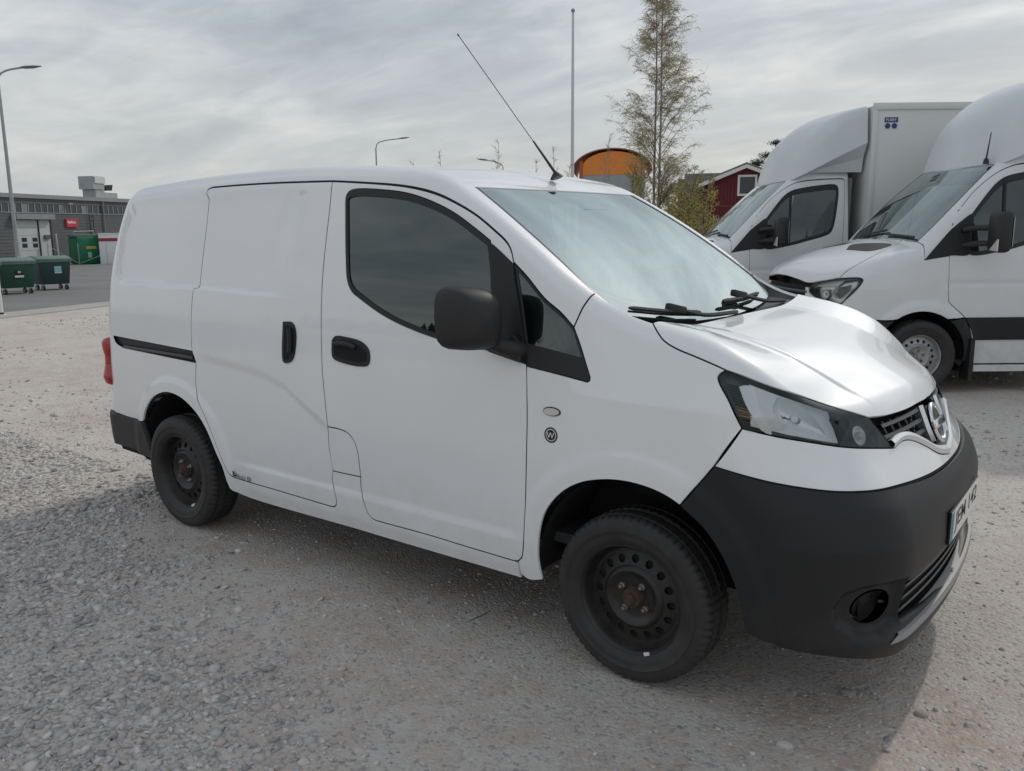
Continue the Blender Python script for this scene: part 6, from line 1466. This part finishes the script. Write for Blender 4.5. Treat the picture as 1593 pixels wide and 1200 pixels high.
def ground():
    s = np.concatenate([-np.geomspace(400, 6.05, 34), np.arange(-6, 7.01, .06), np.geomspace(7.1, 420, 34)])
    X, Y = np.meshgrid(s + 1.0, s - .5, indexing='ij'); Z = ground_z(X, Y); n = len(s)
    V = np.stack([X, Y, Z], -1).reshape(-1, 3); I = np.arange(n*n).reshape(n, n)
    Q = np.stack([I[:-1, :-1], I[1:, :-1], I[1:, 1:], I[:-1, 1:]], -1).reshape(-1, 4); T = np.concatenate([Q[:, [0, 1, 2]], Q[:, [0, 2, 3]]])
    o = fast_mesh('ground', V, T, gravel_mat()); o['kind'] = 'structure'; o.data.polygons.foreach_set('use_smooth', [True]*len(T))
    # asphalt yard beyond the lot, pale concrete edging, painted line
    u = np.array((-.30, .954, 0)); nrm = np.array((-.954, -.30, 0)); p0 = np.array((-12.6, 3.4, 0))
    def sheet(name, a0, a1, d0, d1, z, m):
        P = [p0 + u*a0 + nrm*d0, p0 + u*a1 + nrm*d0, p0 + u*a1 + nrm*d1, p0 + u*a0 + nrm*d1]; r = MB().add([(p[0], p[1], z) for p in P] + [(p[0], p[1], z-.05) for p in P], [(0, 1, 2, 3), (0, 4, 5, 1), (1, 5, 6, 2), (2, 6, 7, 3), (3, 7, 4, 0)]).build(name, m); r['kind'] = 'structure'; return r
    asph = mat('worn_asphalt', (.20, .195, .19), .9, var=.18, vscale=.8, bump=.2, bscale=30)
    sheet('asphalt_yard', -40, 60, 1.2, 60, .010, asph)
    sheet('concrete_edging', -40, 60, .35, 1.2, .016, CONC)
    sheet('painted_line', -6, .75, .75, 1.05, .021, WHITEF)
    # loose stones
    r = np.random.default_rng(21)
    sm = bpy.data.materials.new('stones'); sm.use_nodes = True; nt = sm.node_tree; b = nt.nodes['Principled BSDF']; b.inputs['Roughness'].default_value = .9; b.inputs['Specular IOR Level'].default_value = .2
    at = nt.nodes.new('ShaderNodeAttribute'); at.attribute_name = 'tone'; nz = nt.nodes.new('ShaderNodeTexNoise'); nz.inputs['Scale'].default_value = 140; nz.inputs['Detail'].default_value = 4; mp = nt.nodes.new('ShaderNodeMapRange'); mp.inputs[3].default_value = .75; mp.inputs[4].default_value = 1.25
    ge = nt.nodes.new('ShaderNodeNewGeometry'); nt.links.new(ge.outputs['Position'], nz.inputs['Vector']); nt.links.new(nz.outputs['Fac'], mp.inputs[0])
    mu = nt.nodes.new('ShaderNodeVectorMath'); mu.operation = 'SCALE'; nt.links.new(at.outputs['Color'], mu.inputs[0]); nt.links.new(mp.outputs[0], mu.inputs['Scale']); nt.links.new(mu.outputs[0], b.inputs['Base Color'])
    bm = bmesh.new(); bmesh.ops.create_icosphere(bm, subdivisions=1, radius=1); B0 = np.array([v.co[:] for v in bm.verts]); T0 = np.array([[v.index for v in f.verts] for f in bm.faces]); bm.free()
    bm = bmesh.new(); bmesh.ops.create_icosphere(bm, subdivisions=2, radius=1); B1 = np.array([v.co[:] for v in bm.verts]); T1 = np.array([[v.index for v in f.verts] for f in bm.faces]); bm.free()
    def scatter(name, xy, rad, flat, sink, B, T, label, jit=.26):
        k = len(xy); m = len(B)
        sh = np.stack([r.uniform(.75, 1.25, k), r.uniform(.6, 1.0, k), r.uniform(*flat, k)], 1)
        vr = B[None] * (1 + r.normal(0, jit, (24, m, 1))); vv = vr[r.integers(0, 24, k)]
        vv = np.clip(vv, -.74, .74)*1.2
        vv = vv*sh[:, None, :]*rad[:, None, None]
        ax = r.normal(0, .25, (k, 2)); a = r.uniform(0, 2*np.pi, k); ca, sa = np.cos(a)[:, None], np.sin(a)[:, None]
        vz = vv[:, :, 2] + vv[:, :, 0]*ax[:, :1] + vv[:, :, 1]*ax[:, 1:]
        x = vv[:, :, 0]*ca - vv[:, :, 1]*sa; y = vv[:, :, 0]*sa + vv[:, :, 1]*ca
        zb = ground_z(xy[:, 0], xy[:, 1]) + rad*sh[:, 2]*sink
        V = np.stack([x + xy[:, :1], y + xy[:, 1:], vz + zb[:, None]], -1).reshape(-1, 3)
        TT = (T[None] + (np.arange(k)*m)[:, None, None]).reshape(-1, 3)
        base = 1.55*np.array([(.31, .295, .285), (.36, .34, .325), (.25, .248, .25), (.34, .285, .265), (.28, .295, .285), (.40, .38, .365), (.19, .19, .20)]); w = np.array([.30, .25, .16, .10, .10, .06, .03]); cc = base[r.choice(len(base), k, p=w/w.sum())]*r.uniform(.85, 1.15, (k, 1)); cc = cc*.62 + cc.mean(1, keepdims=True)*np.array([.408, .38, .354])
        cl = np.concatenate([np.repeat(cc, m, 0), np.ones((k*m, 1))], 1)
        o = fast_mesh(name, V, TT, sm, cl); tag(o, label, 'gravel', kind='stuff'); return o
    def pick(n, x0, x1, y0, y1, f):
        xy = np.stack([r.uniform(x0, x1, n), r.uniform(y0, y1, n)], 1); return xy[r.random(n) < f(xy[:, 0], xy[:, 1])]
    free = lambda x, y: np.minimum.reduce([np.hypot(x-px, (y-py)*.8) for px, py in ((0, -.75), (2.725, -.745))]) > .17
    P1 = pick(76000, -3.2, 3.1, -3.0, -.4, lambda x, y: coarse_mask(x, y)*free(x, y))
    scatter('coarse_gravel', P1, r.gamma(3.2, .0030, len(P1)).clip(.0035, .026), (.28, .55), .10, B0, T0, 'band of loose coarse grey gravel in the shade beside the van')
    P2 = pick(42000, -3.4, 5.2, -3.0, 2.2, lambda x, y: (.25 + .75*sstep(.45, .7, vnoise(x, y, .6, 12)))*free(x, y)*.9)
    scatter('fine_gravel', P2, r.gamma(2.6, .0016, len(P2)).clip(.0015, .012), (.5, .8), .2, B0[:], T0, 'fine pebbles strewn over the packed dirt of the lot')
    P3 = np.concatenate([pick(7000, -12, -1.2, -2.5, 6, lambda x, y: sstep(.35, .75, vnoise(x, y, 1.3, 14))), pick(4500, 2.5, 7, 1.5, 9, lambda x, y: sstep(.35, .75, vnoise(x, y, 1.1, 15)))])
    scatter('lot_pebbles', P3, r.gamma(3.2, .0036, len(P3)).clip(.004, .032), (.4, .7), .15, B0, T0, 'scattered stones lying on the sunlit part of the lot')
    # single stones and a twig that stand out
    for (x, y, ra, lab) in ((3.302, -.869, .026, 'pale angular stone lying on the dirt in front of the bumper'), (3.37, -.44, .026, 'small stone in the shade below the bumper corner'), (3.60, -.43, .022, 'single lump of stone on the sunlit dirt near the shadow edge')):
        z = float(ground_z(np.array([x]), np.array([y]))[0]); vv = np.clip(B1*(1 + r.normal(0, .12, (len(B1), 1))), -.75, .8)*np.array([1.2, .8, .5])*ra
        o = fast_mesh('stone', vv + [x, y, z + ra*.15], T1, sm, np.tile([.55, .53, .50, 1.] if 'pale' in lab else [.36, .34, .32, 1.], (len(B1), 1))); tag(o, lab, 'stone', 'single stones on the dirt')
    tw = MB().tube([(1.985, -.835, .006), (1.997, -.79, .010), (2.003, -.74, .009), (1.998, -.68, .007)], [.0015, .002, .002, .0015], 5).build('twig', TWIG); tag(tw, 'thin dark twig on the dirt below the front door', 'twig')
build_van()
place_trucks()
background()
ground()
